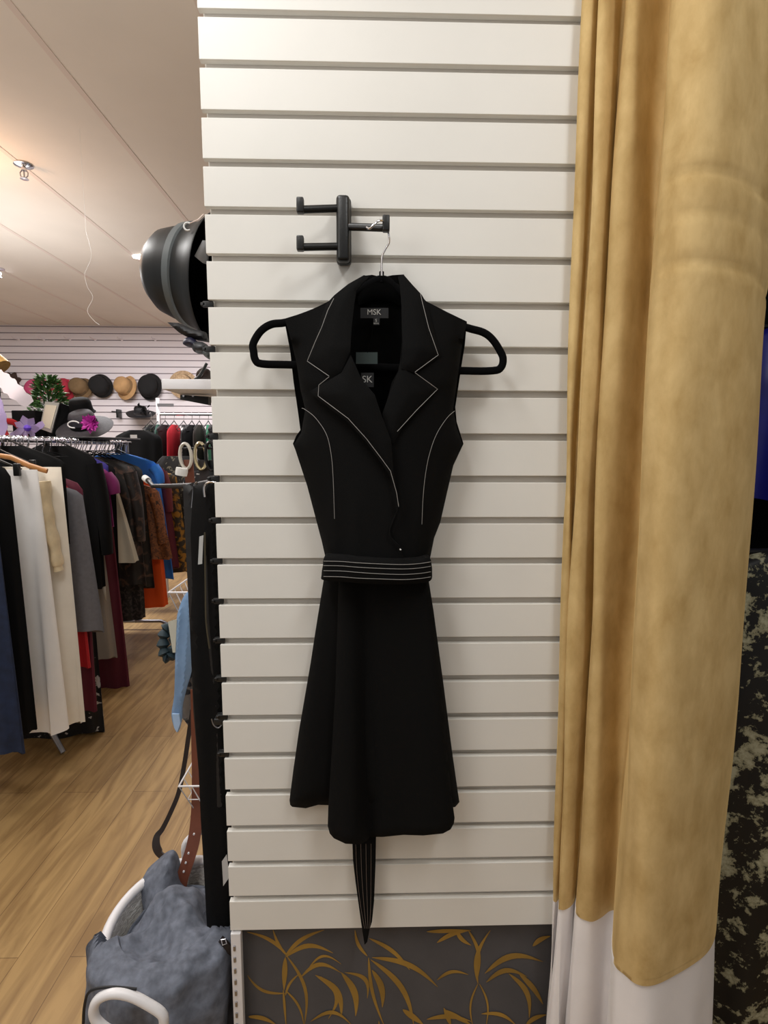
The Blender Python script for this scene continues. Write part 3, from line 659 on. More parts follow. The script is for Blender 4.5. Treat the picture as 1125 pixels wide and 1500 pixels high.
# picture frame
dF = dS-.1; t = thing('picture_frame', 'small silver picture frame leaning in front of the green plant', 'picture frame', UD(68, 650, dF))
A = [UD(66, 588, dF), UD(87, 590, dF), UD(75, 634, dF-.02), UD(58, 628, dF-.02)]
cen = sum(A, Vector())/4
def quad_prism(pts, th, name, mt, par, off=0):
    nrm = Vector((0, 1, 0)); m = MB(); p = [Vector(x)+nrm*off for x in pts]; m.add(p+[x+nrm*th for x in p], [(0,1,2,3),(7,6,5,4),(0,4,5,1),(1,5,6,2),(2,6,7,3),(3,7,4,0)]); return m.build(name, mt, par, False)
quad_prism(A, .015, 'frame', M['chrome'] if False else mat('silver frame', (178, 178, 172), .4, .5), t)
quad_prism([cen+(p-cen)*.78 for p in A], .006, 'picture', mat('cream card', (206, 198, 178), .7), t, -.004)
quad_prism([A[1]+Vector((.0, .01, 0)), A[1]+Vector((.04, .07, -.02)), A[2]+Vector((.03, .09, -.02)), A[2]+Vector((0, .01, 0))], .008, 'easel_back', M['black_plastic'], t)
# wide sheer hat with magenta flower
def hat_profile(cr, ch, br, droop): return [(0, ch), (cr*.55, ch*.98), (cr*.85, ch*.88), (cr*.98, ch*.65), (cr, ch*.3), (cr*1.03, .004), (cr*1.08, 0), ((cr+br)/2, -droop*.3), (br, -droop), (br*.99, -droop-.003), ((cr+br)/2, -droop*.3-.004), (cr*1.02, -.004), (cr*.93, ch*.5), (cr*.5, ch*.93), (0, ch*.95)]
def hat(name, label, p, direction, cr, ch, br, droop, mt, band=None, wob=None, roll=0, group=None):
    """crown points along direction"""
    t = thing(name, label, 'hat', p, group); rt = Vector(direction).normalized().to_track_quat('Z', 'Y').to_matrix().to_4x4(); mt4 = Matrix.Translation(p) @ rt @ Matrix.Rotation(roll, 4, 'Z')
    pr = hat_profile(cr, ch, br, droop); k = 6
    MB().lathe(pr[:k], mt4, 36, wob).build('crown', mt, t)
    MB().lathe(pr[k-1:12], mt4, 36, wob).build('brim', mt, t)
    if band: MB().lathe([(cr*1.03, ch*.32), (cr*1.045, ch*.3), (cr*1.06, .006), (cr*1.03, .004)], mt4, 36).build('hat_band', band, t)
    return t
SHEER = mat('charcoal sheer straw', (50, 48, 54), .7, noise=.3, scale=60); GM = mat('grey straw', (70, 68, 74), .7)
p = UD(124, 628, dS-.1); p.z = SZ+.07
t = hat('wide_brim_hat', 'large charcoal wide brimmed hat with a magenta flower on the display table', p, (.0, -.5, .86), .078, .10, .168, .012, SHEER, M['black_cloth'])
m = MB(); rnd = random.Random(5); c = UD(132, 620, dS-.24)
for i in range(70):
    q = rnd.random()*2*PI; e = rnd.uniform(-.6, 1); dr = Vector((math.cos(q), -.6*rnd.random(), math.sin(q))).normalized(); s = dr.cross(Vector((rnd.uniform(-1, 1), 1, rnd.uniform(-1, 1)))).normalized(); L = rnd.uniform(.03, .068)
    m.add([c, c+dr*L*.6+s*.014, c+dr*L, c+dr*L*.6-s*.014], [(0, 1, 2, 3)])
m.build('flower', mat('magenta petals', (178, 40, 150), .6, noise=.3, scale=60), t)
c = UD(108, 622, dS-.3); MB().tube([c+Vector((.035*math.cos(q), 0, .02*math.sin(q))) for q in [PI*.15+PI*1.4*i/14 for i in range(15)]], .004, 8).build('white_trim', M['paper'], t)
p = UD(120, 602, dS-.02); hat('cloche_hat', 'black rounded hat behind the charcoal wide brimmed hat', p, (0, -.35, .9), .066, .085, .08, .01, M['black_cloth'])
# black box, red band, tulle
t0 = UD(32, 600, dS-.05); m = MB(); a = UD(16, 601, dS-.05); b = UD(52, 618, dS-.05)
m.rbox((a.x, a.y, SZ+.001), (b.x, a.y+.12, a.z), .006); tag(m.build('black_box', M['black_cloth'], None), 'plain black box beside the picture frame, behind the lilac ribbon', 'box')
def ribbon(pts, w, mt, name, label, dz, cat='ribbon'):
    m = MB(); q = [Vector(UD(x, y, d)) for x, y, d in smooth_line(pts, 6)]
    ws = [w*(.5+.5*math.sin(PI*min(1, max(0, .15+.8*i/len(q)))))*(1+.12*math.sin(i*1.7)) for i in range(len(q))]
    m.strip(q, ws, .002, (0, -1, .2)); return tag(m.build(name, mt, None), label, cat)
TUL = mat('lilac tulle', (176, 158, 200), .6, alpha=.85); WT = mat('white tulle', (232, 220, 226), .6, alpha=.9)
t = thing('headband', 'red padded headband lying among the lilac ribbons', 'headband', UD(22, 640, dS-.3))
MB().tube([Vector(UD(x, y, d)) for x, y, d in smooth_line([(3, 618, 3.3), (12, 617, 3.27), (22, 620, 3.25), (32, 630, 3.25), (38, 640, 3.26)], 5)], .018, 12, flat=.5).build('band', RED, t)
MB().tube([UD(4, 620, 3.3), UD(8, 632, 3.3), UD(13, 642, 3.3)], .016, 10, flat=.5).build('band_end', RED, t)
ribbon([(16, 640, 3.22), (34, 630, 3.2), (50, 628, 3.2), (64, 620, 3.2)], .05, TUL, 'tulle_ribbon', 'lilac tulle ribbon trailing below the picture frame', 0)
t = thing('ribbon_bow', 'lilac gathered bow with a violet sparkle on the tulle ribbon', 'bow', UD(39, 627, 3.18))
m = MB()
for q in range(7):
    dr = Vector((math.cos(q*.9), 0, math.sin(q*.9))); c = UD(39, 627, 3.16); s = Vector((-dr.z, -.3, dr.x)); m.add([c, c+dr*.05+s*.02, c+dr*.075, c+dr*.05-s*.02], [(0, 1, 2, 3)])
m.build('loops', TUL, t)
MB().lathe([(0, .02), (.014, .014), (.02, 0), (.014, -.014), (0, -.02)], Matrix.Translation(UD(40, 627, 3.14)), 16).build('violet_light_spot', mat('violet', (120, 84, 230), .4), t)  # purple light on the ribbons, put in as a violet-coloured ball
ribbon([(-6, 548, 3.0), (8, 560, 2.95), (24, 575, 2.92), (44, 592, 2.95)], .085, WT, 'tulle_scarf', 'white tulle sash slanting down from the left picture edge', 0, 'sash')
ribbon([(-8, 575, 3.05), (-2, 600, 3.0), (3, 625, 3.0), (-4, 650, 3.0)], .06, TUL, 'tulle_drape', 'lilac tulle drape cut off by the left picture edge', 0, 'drape')
# tall post that carries gold item and tulle
a = UD(-6, 548, 3.0)
t = thing('gold_hat', 'gold straw hat at the left picture edge above the white tulle', 'hat', UD(-4, 535, 3.05))
pmt = Matrix.Translation(UD(-4, 535, 3.05)) @ Matrix.Rotation(-.7, 4, 'Y')
MB().lathe([(0, .05), (.05, .048), (.058, .0), (.06, -.02), (0, -.02)], pmt, 24).build('crown', mat('gold straw', (170, 134, 70), .5, noise=.2, scale=40), t)
t = thing('hat_stand', 'slim black stand holding the gold hat and tulle at the left edge', 'stand', UD(-4, 655, 3.05))
MB().tube([(UD(-4, 655, 3.05).x, 3.05-CD, 0), UD(-4, 537, 3.05)], .008, 8).build('pole', M['black_metal'], t)
q = UD(-4, 655, 3.05); MB().lathe([(0, 0), (.13, 0), (.13, .012), (.02, .02), (0, .02)], Matrix.Translation((q.x, q.y, 0)), 24).build('base', M['black_metal'], t)

# ------------------------------------------------------------------ hats on the far wall
fd = FARY+CD
hatdefs = [(53, 570, 'pink felt hat, first of the row on the far slat wall', (206, 78, 122), .10, .10, .145, (-.1, -1, .25)),
           (91, 570, 'crimson felt hat half hidden by the green plant', (176, 44, 66), .10, .10, .145, (.25, -1, .2)),
           (119, 568, 'olive brown felt cloche between the crimson and black hats', (122, 98, 68), .10, .12, .135, (-.2, -1, .3)),
           (147, 565, 'black felt hat right of the olive brown cloche', (24, 24, 26), .11, .10, .14, (-.05, -1, .05)),
           (184, 567, 'tan felt hat between two black hats on the far wall', (190, 150, 104), .10, .12, .145, (-.35, -1, .3)),
           (219, 566, 'black felt hat right of the tan one on the far wall', (22, 22, 24), .12, .10, .15, (-.1, -1, .1))]
for i, (px, py, lb_, rgb, cr, ch, br, dr) in enumerate(hatdefs):
    p = UD(px, py, fd-.05)
    hat('felt_hat', lb_, p, dr, cr, ch, br, .02, mat('felt %d' % i, rgb, .9, noise=.1, scale=20), mat('felt band %d' % i, [int(x*.8) for x in rgb], .8), group='row of hats on the far slat wall', wob=lambda q, k, i=i: .05*math.sin(2*q+i)*(k > .3))
p = UD(268, 563, fd-.05); hat('straw_hat', 'pale straw hat behind the white shelf on the far wall', p, (.1, -1, .1), .11, .09, .165, .01, pattern('straw weave', (172, 142, 108), (206, 178, 142), 50, .4, .6), M['strap_brown'])
p = UD(16, 558, fd-.03)
t = thing('flower_hat', 'dark brown ruffled hat on the far wall behind the white tulle', 'hat', p); m = MB()
m.lathe([(0, .06), (.06, .05), (.09, 0), (.1, -.02), (0, -.02)], Matrix.Translation(p) @ Matrix.Rotation(PI/2, 4, 'X'), 30, lambda q, k: .18*math.sin(7*q)*(k > .2)); m.build('crown', mat('brown felt', (66, 50, 44), .9, noise=.3, scale=40), t)
p = UD(206, 606, fd-.15)
t = hat('sheer_hat', 'black sheer hat with a feathery top under the far wall hats', p, (.1, -.35, .9), .07, .09, .16, .0, mat('black mesh', (30, 30, 34), .6, alpha=.92), None, wob=lambda q, k: .04*math.sin(5*q))
m = MB(); rnd = random.Random(9)
for i in range(60):
    c = p+Vector((rnd.uniform(0, .1), -.05, rnd.uniform(.0, .08))); dr = Vector((rnd.uniform(-1, 1), rnd.uniform(-.6, 0), rnd.uniform(-.4, 1))).normalized(); s = dr.orthogonal().normalized(); m.add([c, c+dr*.03+s*.01, c+dr*.05, c+dr*.03-s*.01], [(0, 1, 2, 3)])
m.build('feathers', M['black_cloth'], t)
for i, px in enumerate((28, 65, 103, 140, 179, 228)):
    p = UD(px, 500, fd); m = MB(); m.tube([p+Vector((0, 0, .02)), p+Vector((0, -.10, .015)), p+Vector((0, -.14, .03))], .006, 6); m.rbox((p.x-.012, p.y-.008, p.z+.0), (p.x+.012, p.y, p.z+.04), .003)
    tag(m.build('display_hook', M['farslat'], None), 'empty white hook in the top row of the far slat wall', 'hook', 'empty white hooks on the far slat wall')
p = UD(177, 604, fd); m = MB(); m.rbox((p.x-.012, p.y-.10, p.z-.07), (p.x+.012, p.y, p.z+.03), .004); m.tube([p, p+Vector((-.1, -.02, .01))], .006, 6); tag(m.build('display_hook', M['black_plastic'], None), 'black empty hook on the far wall left of the sheer hat', 'hook')
# ------------------------------------------------------------------ far rack
d2 = 5.2; z2 = H(607, d2, 260)
a = UD(231, 583, d2); t = thing('far_rack', 'white posted far clothing rack with a chrome cross rail', 'clothing rack', (a.x, d2-CD, 0))
MB().box((a.x-.014, d2-CD-.014, .0), (a.x+.014, d2-CD+.014, a.z)).build('post', M['white_coat'], t, False)
b = UD(330, 607, d2); MB().tube([(a.x, d2-CD, z2), (b.x+.4, d2-CD, z2)], .013, 12).build('rail', M['chrome'], t)
MB().box((b.x+.4, d2-CD-.014, .0), (b.x+.428, d2-CD+.014, a.z)).build('post', M['white_coat'], t, False)
p = UD(232, 590, d2); q = UD(253, 594, d2-.05); MB().box((p.x, d2-CD-.03, q.z-.01), (q.x, d2-CD-.02, q.z+.02)).build('bracket', M['steel'], t, False)
fr = [(222, 'DKF', 'sequinned black and white dress at the post of the far rack'), (233, 'GRN', 'dark green blouse near the post of the far rack'), (243, 'BLK', 'black dress between the green blouse and the red dress'), (256, 'RED', 'red dress hanging on the far rack'), (270, 'FLB', 'black top with white print right of the red dress'),
      (282, 'BLK', 'black jacket on the far rack next to the printed top'), (293, 'DKB', 'dark brown coat on the far rack'), (306, 'GR2', 'emerald green satin top at the visible end of the far rack'), (316, 'BLK', 'black coat hanging past the emerald top on the far rack')]
GM_ = dict(DKF=DKF, GRN=cm('dark green', (18, 62, 50)), BLK=M['dark_cloth'], RED=cm('crimson red', (186, 24, 40)), FLB=FLB, DKB=cm('dark brown', (46, 38, 34)), GR2=mat('emerald satin', (14, 104, 72), .4))
for i, (px, k_, lb_) in enumerate(fr):
    c = UD(px, 640, d2+.0); hem = [.55, .75, .45, .6, .8, .5, .5, .9, .4][i]
    garment('rack_garment' if False else {'RED': 'red_dress', 'GRN': 'green_blouse', 'GR2': 'emerald_shirt', 'FLB': 'printed_top', 'DKB': 'brown_coat', 'DKF': 'sequin_dress'}.get(k_, 'black_garment'), lb_, {'RED': 'dress', 'GRN': 'blouse', 'GR2': 'top', 'FLB': 'top', 'DKB': 'coat', 'DKF': 'dress'}.get(k_, 'coat'), (c.x, c.y), H(622, d2), hem, .19, .2, .032, GM_[k_], yawr=PI/2+.25*math.sin(i*2.1), seed=i+40, amp=.008)
    wire_hanger((c.x, c.y), H(620, d2), z2, .013, M['black_plastic'], yawr=PI/2, label='hanger hooked over the chrome rail of the far rack', group='hangers on the far rack')
# black jacket facing front between the racks + four-way arm
c = UD(202, 640, 4.7); jk = garment('button_jacket', 'black buttoned jacket facing forward between the two racks', 'jacket', (c.x, c.y), H(630, 4.7), .6, .2, .22, .05, M['black_cloth'], seed=77, drop=.06)
m = MB(); a = UD(193, 637, 4.62); b = UD(203, 642, 4.62); m.box((a.x, a.y-.03, b.z), (b.x, a.y-.028, a.z)); m.build('neck_label', M['paper'], jk, False)
t = thing('waterfall_hook', 'dark slanted rack arm with a white rubber end in front of the red dress', 'rack arm', UD(240, 712, 1.9))
MB().tube([Vector(UD(x, y, d)) for x, y, d in ((216, 703, 1.95), (224, 712, 1.9), (250, 712, 1.75), (285, 711, 1.5), (315, 705, 1.25), (355, 703, 1.1))], .0075, 8).build('arm', M['black_metal'], t)
MB().tube([UD(212, 700, 1.97), UD(217, 704, 1.95)], .012, 10).build('rubber_end', M['paper'], t)
# dark dresses behind the buckles
for i, (px, dd, yt, yh, w, mt, lb_) in enumerate([(252, 4.55, 668, 800, .13, 'DKF', 'dark botanical print dress hanging behind the slanted rack arm'), (275, 4.6, 668, 815, .14, 'BLK', 'black dress hanging right behind the belt buckles'), (295, 4.5, 690, 830, .15, 'FLB', 'black and white print dress low behind the belt buckles'), (262, 4.9, 700, 835, .2, 'DKB', 'dark brown dress below the far rack row')]):
    c = UD(px, 700, dd); garment('print_dress' if mt in ('DKF', 'FLB') else 'plain_dress', lb_, 'dress', (c.x, c.y), H(yt, dd), H(yh, dd), w, w+.02, .04, GM_[mt], seed=90+i, amp=.012)

# ------------------------------------------------------------------ side of the column: hat, bow, shelf
p = UD(308, 410, 1.17); p.x = min(p.x, -.055)
def column_hat():
    t = thing('leather_hat', 'black leather bucket hat with a grey band hanging on the column side', 'hat', p)
    dr = Vector((-.95, .20, .20)).normalized(); rt = dr.to_track_quat('Z', 'Y').to_matrix().to_4x4(); m4 = Matrix.Translation(p) @ rt
    pr = [(0, .128), (.04, .127), (.066, .118), (.082, .098), (.090, .07), (.096, .045)]
    MB().lathe(pr, m4, 48, lambda q, k: .03*math.sin(2*q)).build('crown', M['black_leather'], t)
    MB().lathe([(.0965, .048), (.100, .047), (.1035, .032), (.1, .029)], m4, 48, lambda q, k: .03*math.sin(2*q)).build('hat_band', M['grey_band'], t)
    MB().lathe([(.097, .045), (.102, .02), (.112, -.004), (.128, -.026), (.1285, -.029), (.126, -.028), (.108, -.004), (.098, .02), (.09, .05), (.07, .1), (0, .115)], m4, 48, lambda q, k: .03*math.sin(2*q)).build('brim', M['black_leather'], t)
    MB().lathe([(.1075, -.004), (.0975, .02), (.0895, .05), (.0695, .1), (0, .114)], m4, 48, lambda q, k: .03*math.sin(2*q)).build('lining', M['dress_in'], t)
    return t
column_hat()
t = thing('hat_hook', 'small clear plastic ring hook at the top of the leather hat', 'hook', UD(274, 330, 1.1))
c = UD(275, 332, 1.06); MB().tube([c+Vector((.007*math.cos(q), .0, .007*math.sin(q))) for q in [PI*.3+PI*1.4*i/14 for i in range(15)]], .0018, 8).build('ring', M['paper'], t)
MB().tube([c+Vector((.004, 0, .006)), UD(290, 322, 1.06), UD(298, 314, 1.1)], .0012, 6).build('string', mat('clear line', (225, 205, 195), .3), t)
m = MB(); pts = [UD(285, 375, 1.06), UD(297, 352, 1.06), UD(305, 352, 1.1), UD(305, 388, 1.1), UD(297, 385, 1.06)]; m.add([(v.x, v.y, v.z) for v in pts], [(0, 1, 2, 3, 4)]); tag(solid(m.build('price_tag', mat('grey tag', (150, 150, 152), .7), None), .001), 'grey paper tag inside the brim of the leather hat', 'tag')
# black bow fascinator
t = thing('bow_fascinator', 'black satin bow fascinator pinned below the leather hat', 'fascinator', UD(285, 490, 1.08))
m = MB(); puff(m, [(245,472),(262,473),(280,481),(300,486),(304,500),(292,498),(275,494),(262,487)], lambda x, y, d: .045-.012*(1-math.exp(-d/4)), .012, 4); m.build('bow_loop', M['dark_cloth'], t)
m = MB(); puff(m, smooth_line([(270,496),(280,494),(290,503),(288,512),(278,508),(268,504)], 3, True), lambda x, y, d: .040-.012*(1-math.exp(-d/4)), .012, 3); m.build('rosette', mat('midnight satin', (22, 22, 46), .5), t)
m = MB(); puff(m, smooth_line([(281,502),(297,501),(303,508),(297,516),(284,515)], 3, True), lambda x, y, d: .035-.014*(1-math.exp(-d/4)), .014, 3); m.build('bow_loop', mat('dark grey satin', (44, 46, 50), .45), t)
m = MB(); puff(m, smooth_line([(296,513),(305,510),(309,520),(306,526),(298,520)], 3, True), lambda x, y, d: .03-.01*(1-math.exp(-d/4)), .01, 3); m.build('bow_tail', M['grey_band'], t)
# shelf
z_ = U(270, 572, .06).z; a = U(243, 572, .06)
m = MB(); m.rbox((a.x, .04, z_), (-.004, .34, z_+.0185), .001); tag(m.build('wall_shelf', M['white_coat'], None), 'short white shelf sticking out of the column side', 'shelf')
t = thing('shelf_bracket', 'black slanted bracket under the white shelf', 'bracket', U(290, 580, .1))
q = [U(264, 578, .12), U(305, 581, .12), U(305, 593, .12), U(264, 585, .12)]; quad_prism([Vector((min(v.x, -.003) if i in (1, 2) else v.x, v.y, min(v.z, z_-.002))) for i, v in enumerate(q)], .02, 'bracket_arm', M['black_metal'], t)
for px in (269, 283): 
    b_ = U(px, 580, .117); MB().lathe([(0, -.002), (.0022, -.002), (.0022, .002), (0, .002)], Matrix.Translation(b_) @ Matrix.Rotation(PI/2, 4, 'X'), 10).build('rivet', M['chrome'], t)
t = thing('sunglasses', 'dark sunglasses lying on the white shelf', 'sunglasses', Vector((-.02, .1, z_+.02)))
MB().tube([Vector(U(x, y, .09)) for x, y in smooth_line([(285, 556), (291, 552), (297, 543), (303, 532)], 5)], .003, 8).build('temple', M['black_plastic'], t)
m = MB()
c = U(299, 551, .1); m.lathe([(0, .003), (.014, .002), (.016, 0), (.014, -.002), (0, -.003)], Matrix.Translation(c) @ Matrix.Rotation(PI/2, 4, 'X'), 20); m.build('lens', mat('brown lens', (60, 48, 44), .2), t)

# black clip hooks in the groove ends of the column edge, and what hangs from them
for i, (px, py) in enumerate(((302, 440), (305, 507), (310, 640), (315, 700), (319, 762), (322, 822), (324, 880), (326, 938), (328, 998), (331, 1052), (334, 1108))):
    q = U(px, py, .012); zc = Z0+round((q.z+.006-Z0)/P)*P-.0062
    m = MB(); m.rbox((-.010, .0035, zc-.005), (.0075, .0115, zc+.005), .0008); m.rbox((-.014, .0035, zc-.003), (-.006, .019, zc+.003), .001)
    tag(m.build('groove_hook', M['black_plastic'], None), 'black hook tongue slotted into the left edge of the slat panel', 'hook', 'black hook tongues along the left edge of the slat panel')
def hang_panel(name, label, cat, poly, Yf, mt, parts=(), th=.02, step=8):
    t = thing(name, label, cat, U(sum(p[0] for p in poly)/len(poly), max(p[1] for p in poly), .1))
    m = MB(); puff(m, poly, Yf, th, step); m.build('body', mt, t); return t
# long black coat nearest to the column edge
pb = [(283,712),(300,706),(316,706),(318,760),(322,860),(326,960),(330,1060),(333,1140),(333,1200),(336,1300),(338,1370),(338,1420),(334,1455),(322,1472),(316,1482),(312,1450),(306,1400),(302,1340),(299,1280),(294,1200),(291,1130),(286,1060),(281,990),(278,920),(282,860),(279,780)]
t = hang_panel('black_coat', 'long black coat with an olive zip hanging along the column side', 'coat', pb, lambda x, y, d: .085-.02*(1-math.exp(-d/8))-.006*math.sin((x-y*.05)/6), M['black_cloth'], th=.03)
m = MB(); m.tube([U(x, y, .058) for x, y in smooth_line([(300, 780), (301, 860), (302, 910), (307, 950)], 6)], .0016, 6); m.build('zip', M['zip'], t)
m = MB(); m.tube([U(x, y, .075) for x, y in smooth_line([(302, 706), (304, 760), (306, 900), (318, 1040), (322, 1180)], 6)], .006, 8); m.build('placket', M['dark_cloth'], t)
pb2 = [(268,712),(285,706),(290,760),(289,860),(292,960),(300,1060),(300,1150),(296,1180),(290,1120),(283,1040),(280,960),(276,880),(272,800)]
t = hang_panel('black_trousers', 'narrow black trousers hanging just left of the long black coat', 'trousers', pb2, lambda x, y, d: .20-.015*(1-math.exp(-d/6)), M['dark_cloth'], th=.02)
t = thing('price_tag', 'narrow white paper tag on the long black coat', 'tag', U(293, 800, .055)); quad_prism([U(292, 786, .055), U(298, 784, .055), U(296, 826, .055), U(290, 827, .055)], .001, 'card', mat('grey white paper', (176, 178, 178), .7), t)
t = thing('price_tag', 'white barcode tag on the lower part of the long black coat', 'tag', U(330, 1290, .05)); quad_prism([U(325, 1262, .05), U(332, 1252, .05), U(336, 1285, .05), U(327, 1298, .05)], .001, 'card', mat('grey white paper 2', (190, 190, 190), .7), t)
t = thing('metal_hooks', 'chrome hanger hook above the black trousers', 'hook', U(283, 740, .2)); t.name = 'hanger_hook'
MB().tube([U(x, y, .18) for x, y in smooth_line([(281, 744), (283, 722), (285, 710), (288, 706)], 5)], .0016, 6).build('wire', M['chrome'], t)
t = thing('hanger_hook', 'curved chrome hanger hook over the top of the long black coat', 'hook', U(305, 740, .07))
MB().tube([U(x, y, .06) for x, y in smooth_line([(300, 728), (299, 714), (304, 707), (313, 706), (318, 709)], 5)], .002, 6).build('wire', M['chrome'], t)
t = thing('ring_belt', 'black belt with a thin steel ring at the column edge', 'belt', U(320, 1060, .05))
m = MB(); m.tube([U(x, y, .045) for x, y in smooth_line([(310, 1053), (313, 1062), (320, 1066), (326, 1060)], 5)], .0012, 6); m.build('ring', M['steel'], t)
m = MB(); m.rbox((-.03, .04, U(320, 1056, .05).z-.004), (-.003, .06, U(320, 1056, .05).z+.009), .002); m.build('strap', M['black_leather'], t)
t = thing('buckle_belt', 'dark brown belt with a small steel buckle near the basket rim', 'belt', U(335, 1390, .05))
m = MB(); m.strip([U(323, 1375, .035), U(331, 1383, .03), U(337, 1392, .03), U(343, 1402, .04)], .014, .004); m.build('strap', M['strap_brown'], t)
m = MB(); m.tube([U(x, y, .024) for x, y in ((324, 1376), (330, 1375), (332, 1382), (326, 1384))], .0014, 6, closed=True); m.build('buckle', M['chrome'], t)
# buckle belts
for i, (px, py, w, h, dd, lb_, mt) in enumerate([(272, 668, 9, 18, 1.75, 'belt with a white oval buckle and brown strap on the column side', M['brown_leather']), (294, 668, 9, 19, 1.6, 'belt with a shiny gold and silver oval buckle beside the white buckle', M['strap_brown']), (309, 668, 8, 20, 1.45, 'black belt with a dark oval buckle touching the slat panel edge', M['black_leather'])]):
    c = UD(px, py, dd)+Vector((0, 0, h*dd/FL-.012)); tag(MB().tube([(c.x-.02, c.y, c.z+.004), (c.x-.014, c.y, c.z-.004), (c.x, c.y, c.z-.004), (-.0, c.y, c.z-.004)], .0035, 8).build('wall_peg', M['black_metal'], None), 'black peg on the column side holding an oval buckle belt', 'peg', 'pegs for the oval buckle belts')
    t = thing('oval_buckle_belt', lb_, 'belt', UD(px, py+80, dd), 'oval buckle belts on the column side'); c = UD(px, py, dd); k_ = dd/FL
    MB().tube([c+Vector((w*k_*math.cos(q)*.9, -.004*math.sin(q), h*k_*math.sin(q))) for q in [2*PI*j/24 for j in range(24)]], .0095, 8, closed=True, flat=.5, up=(0, -1, 0)).build('buckle', [mat('pearl white', (206, 202, 192), .3), mat('champagne metal', (200, 190, 160), .25, .8), mat('gunmetal', (44, 44, 46), .3, .6)][i], t)
    if i == 0: wb_ = t
    MB().strip([c+Vector((.004, .012, -h*k_*.3)), c+Vector((.006, .014, -.08)), c+Vector((.010, .016, -.25)), c+Vector((.01, .016, -.6))], .03, .004).build('strap', mt, t)
m = MB(); a = UD(266, 691, 1.72); t = wb_; m.lathe([(0, .012), (.018, .012), (.019, 0), (.018, -.012), (0, -.012)], Matrix.Translation(a) @ Matrix.Rotation(.2, 4, 'Y'), 20); m.build('white_keeper', M['paper'], t)

# ------------------------------------------------------------------ wire baskets
def wire_basket(label, quad_top, quad_bot, Ya, Yb, px_r):
    (x0, y0), (x1, y1) = quad_top, quad_bot
    t = thing('wire_basket', label, 'basket', U(x0, y1, Ya)); A = U(x0, y0, Ya); zt_, zb_ = A.z, U(x1, y1, Ya).z; xl = A.x; xb = U(x1, y1, Ya).x; xr = -.006
    rim = [(xl, Ya, zt_), (xr, Ya, zt_), (xr, Yb, zt_), (xl, Yb, zt_)]
    MB().tube(rim, .0028, 8, closed=True).build('rim', M['white_coat'], t)
    m = MB(); bot = [(xb, Ya+.02, zb_), (xr, Ya+.02, zb_), (xr, Yb-.02, zb_), (xb, Yb-.02, zb_)]
    m.tube(bot, .002, 6, closed=True)
    n = 6
    for i in range(n+1):
        s = i/n
        m.tube([(xl+(xr-xl)*s, Ya, zt_), (xb+(xr-xb)*s, Ya+.02, zb_)], .0014, 5); m.tube([(xl+(xr-xl)*s, Yb, zt_), (xb+(xr-xb)*s, Yb-.02, zb_)], .0014, 5)
        m.tube([(xl, Ya+(Yb-Ya)*s, zt_), (xb, Ya+.02+(Yb-Ya-.04)*s, zb_)], .0014, 5); m.tube([(xb, Ya+.02+(Yb-Ya-.04)*s, zb_), (xr, Ya+.02+(Yb-Ya-.04)*s, zb_)], .0014, 5)
    zm = (zt_+zb_)/2; xm = (xl+xb)/2; m.tube([(xm, Ya+.01, zm), (xr, Ya+.01, zm), (xr, Yb-.01, zm), (xm, Yb-.01, zm)], .0014, 5, closed=True)
    m.build('wire_mesh', M['white_coat'], t); return t
wire_basket('white wire basket on the column side holding the pale blue scarf', (247, 868), (272, 928), .42, .66, 0)
wire_basket('lower white wire basket on the column side above the wicker hamper', (262, 1152), (284, 1198), .28, .48, 0)
t = thing('blue_scarf', 'pale blue satin scarf draping out of the upper wire basket', 'scarf', U(262, 1070, .44))
m = MB(); puff(m, smooth_line([(266,880),(276,866),(284,870),(286,905),(284,940),(279,985),(272,1010),(266,1035),(265,1055),(261,1072),(256,1068),(251,1048),(255,1020),(256,990),(257,950),(258,910)], 3, True), lambda x, y, d: .40-.012*(1-math.exp(-d/3))-.004*math.sin(x/2.2+y*.03), .01, 4); m.build('body', M['light_blue'], t)
m = MB(); puff(m, [(252,1046),(262,1046),(264,1060),(259,1073),(255,1066)], .385, .004, 4); m.build('turned_tip', mat('blue white satin', (170, 200, 236), .4), t)
t = thing('floral_scarf', 'grey floral chiffon scarf hanging behind the pale blue scarf', 'scarf', U(276, 1062, .45))
m = MB(); puff(m, [(266,950),(284,940),(288,1000),(284,1040),(276,1064),(270,1055),(264,1050),(262,1000)], lambda x, y, d: .425-.006*math.sin(x/3), .006, 5); m.build('body', M['floral_grey'], t)
t = thing('price_tag', 'white card tag hanging in front of the pale blue scarf', 'tag', U(253, 950, .4)); quad_prism([U(246, 911, .395), U(259, 907, .395), U(257, 956, .395), U(253, 956, .395)], .001, 'card', mat('cream card 2', (196, 196, 184), .7), t)
t = thing('teal_scrunchie', 'dark teal gathered hair band behind the white tag', 'hair band', U(247, 950, .46))
c = U(248, 940, .44); m = MB(); m.tube([c+Vector((.016*math.cos(q), .01*math.sin(q), .04*math.sin(q))) for q in [2*PI*j/30 for j in range(30)]], [.014+.005*math.sin(j*2.1) for j in range(30)], 10, closed=True); m.build('ruffled_loop', M['teal_dark'], t)

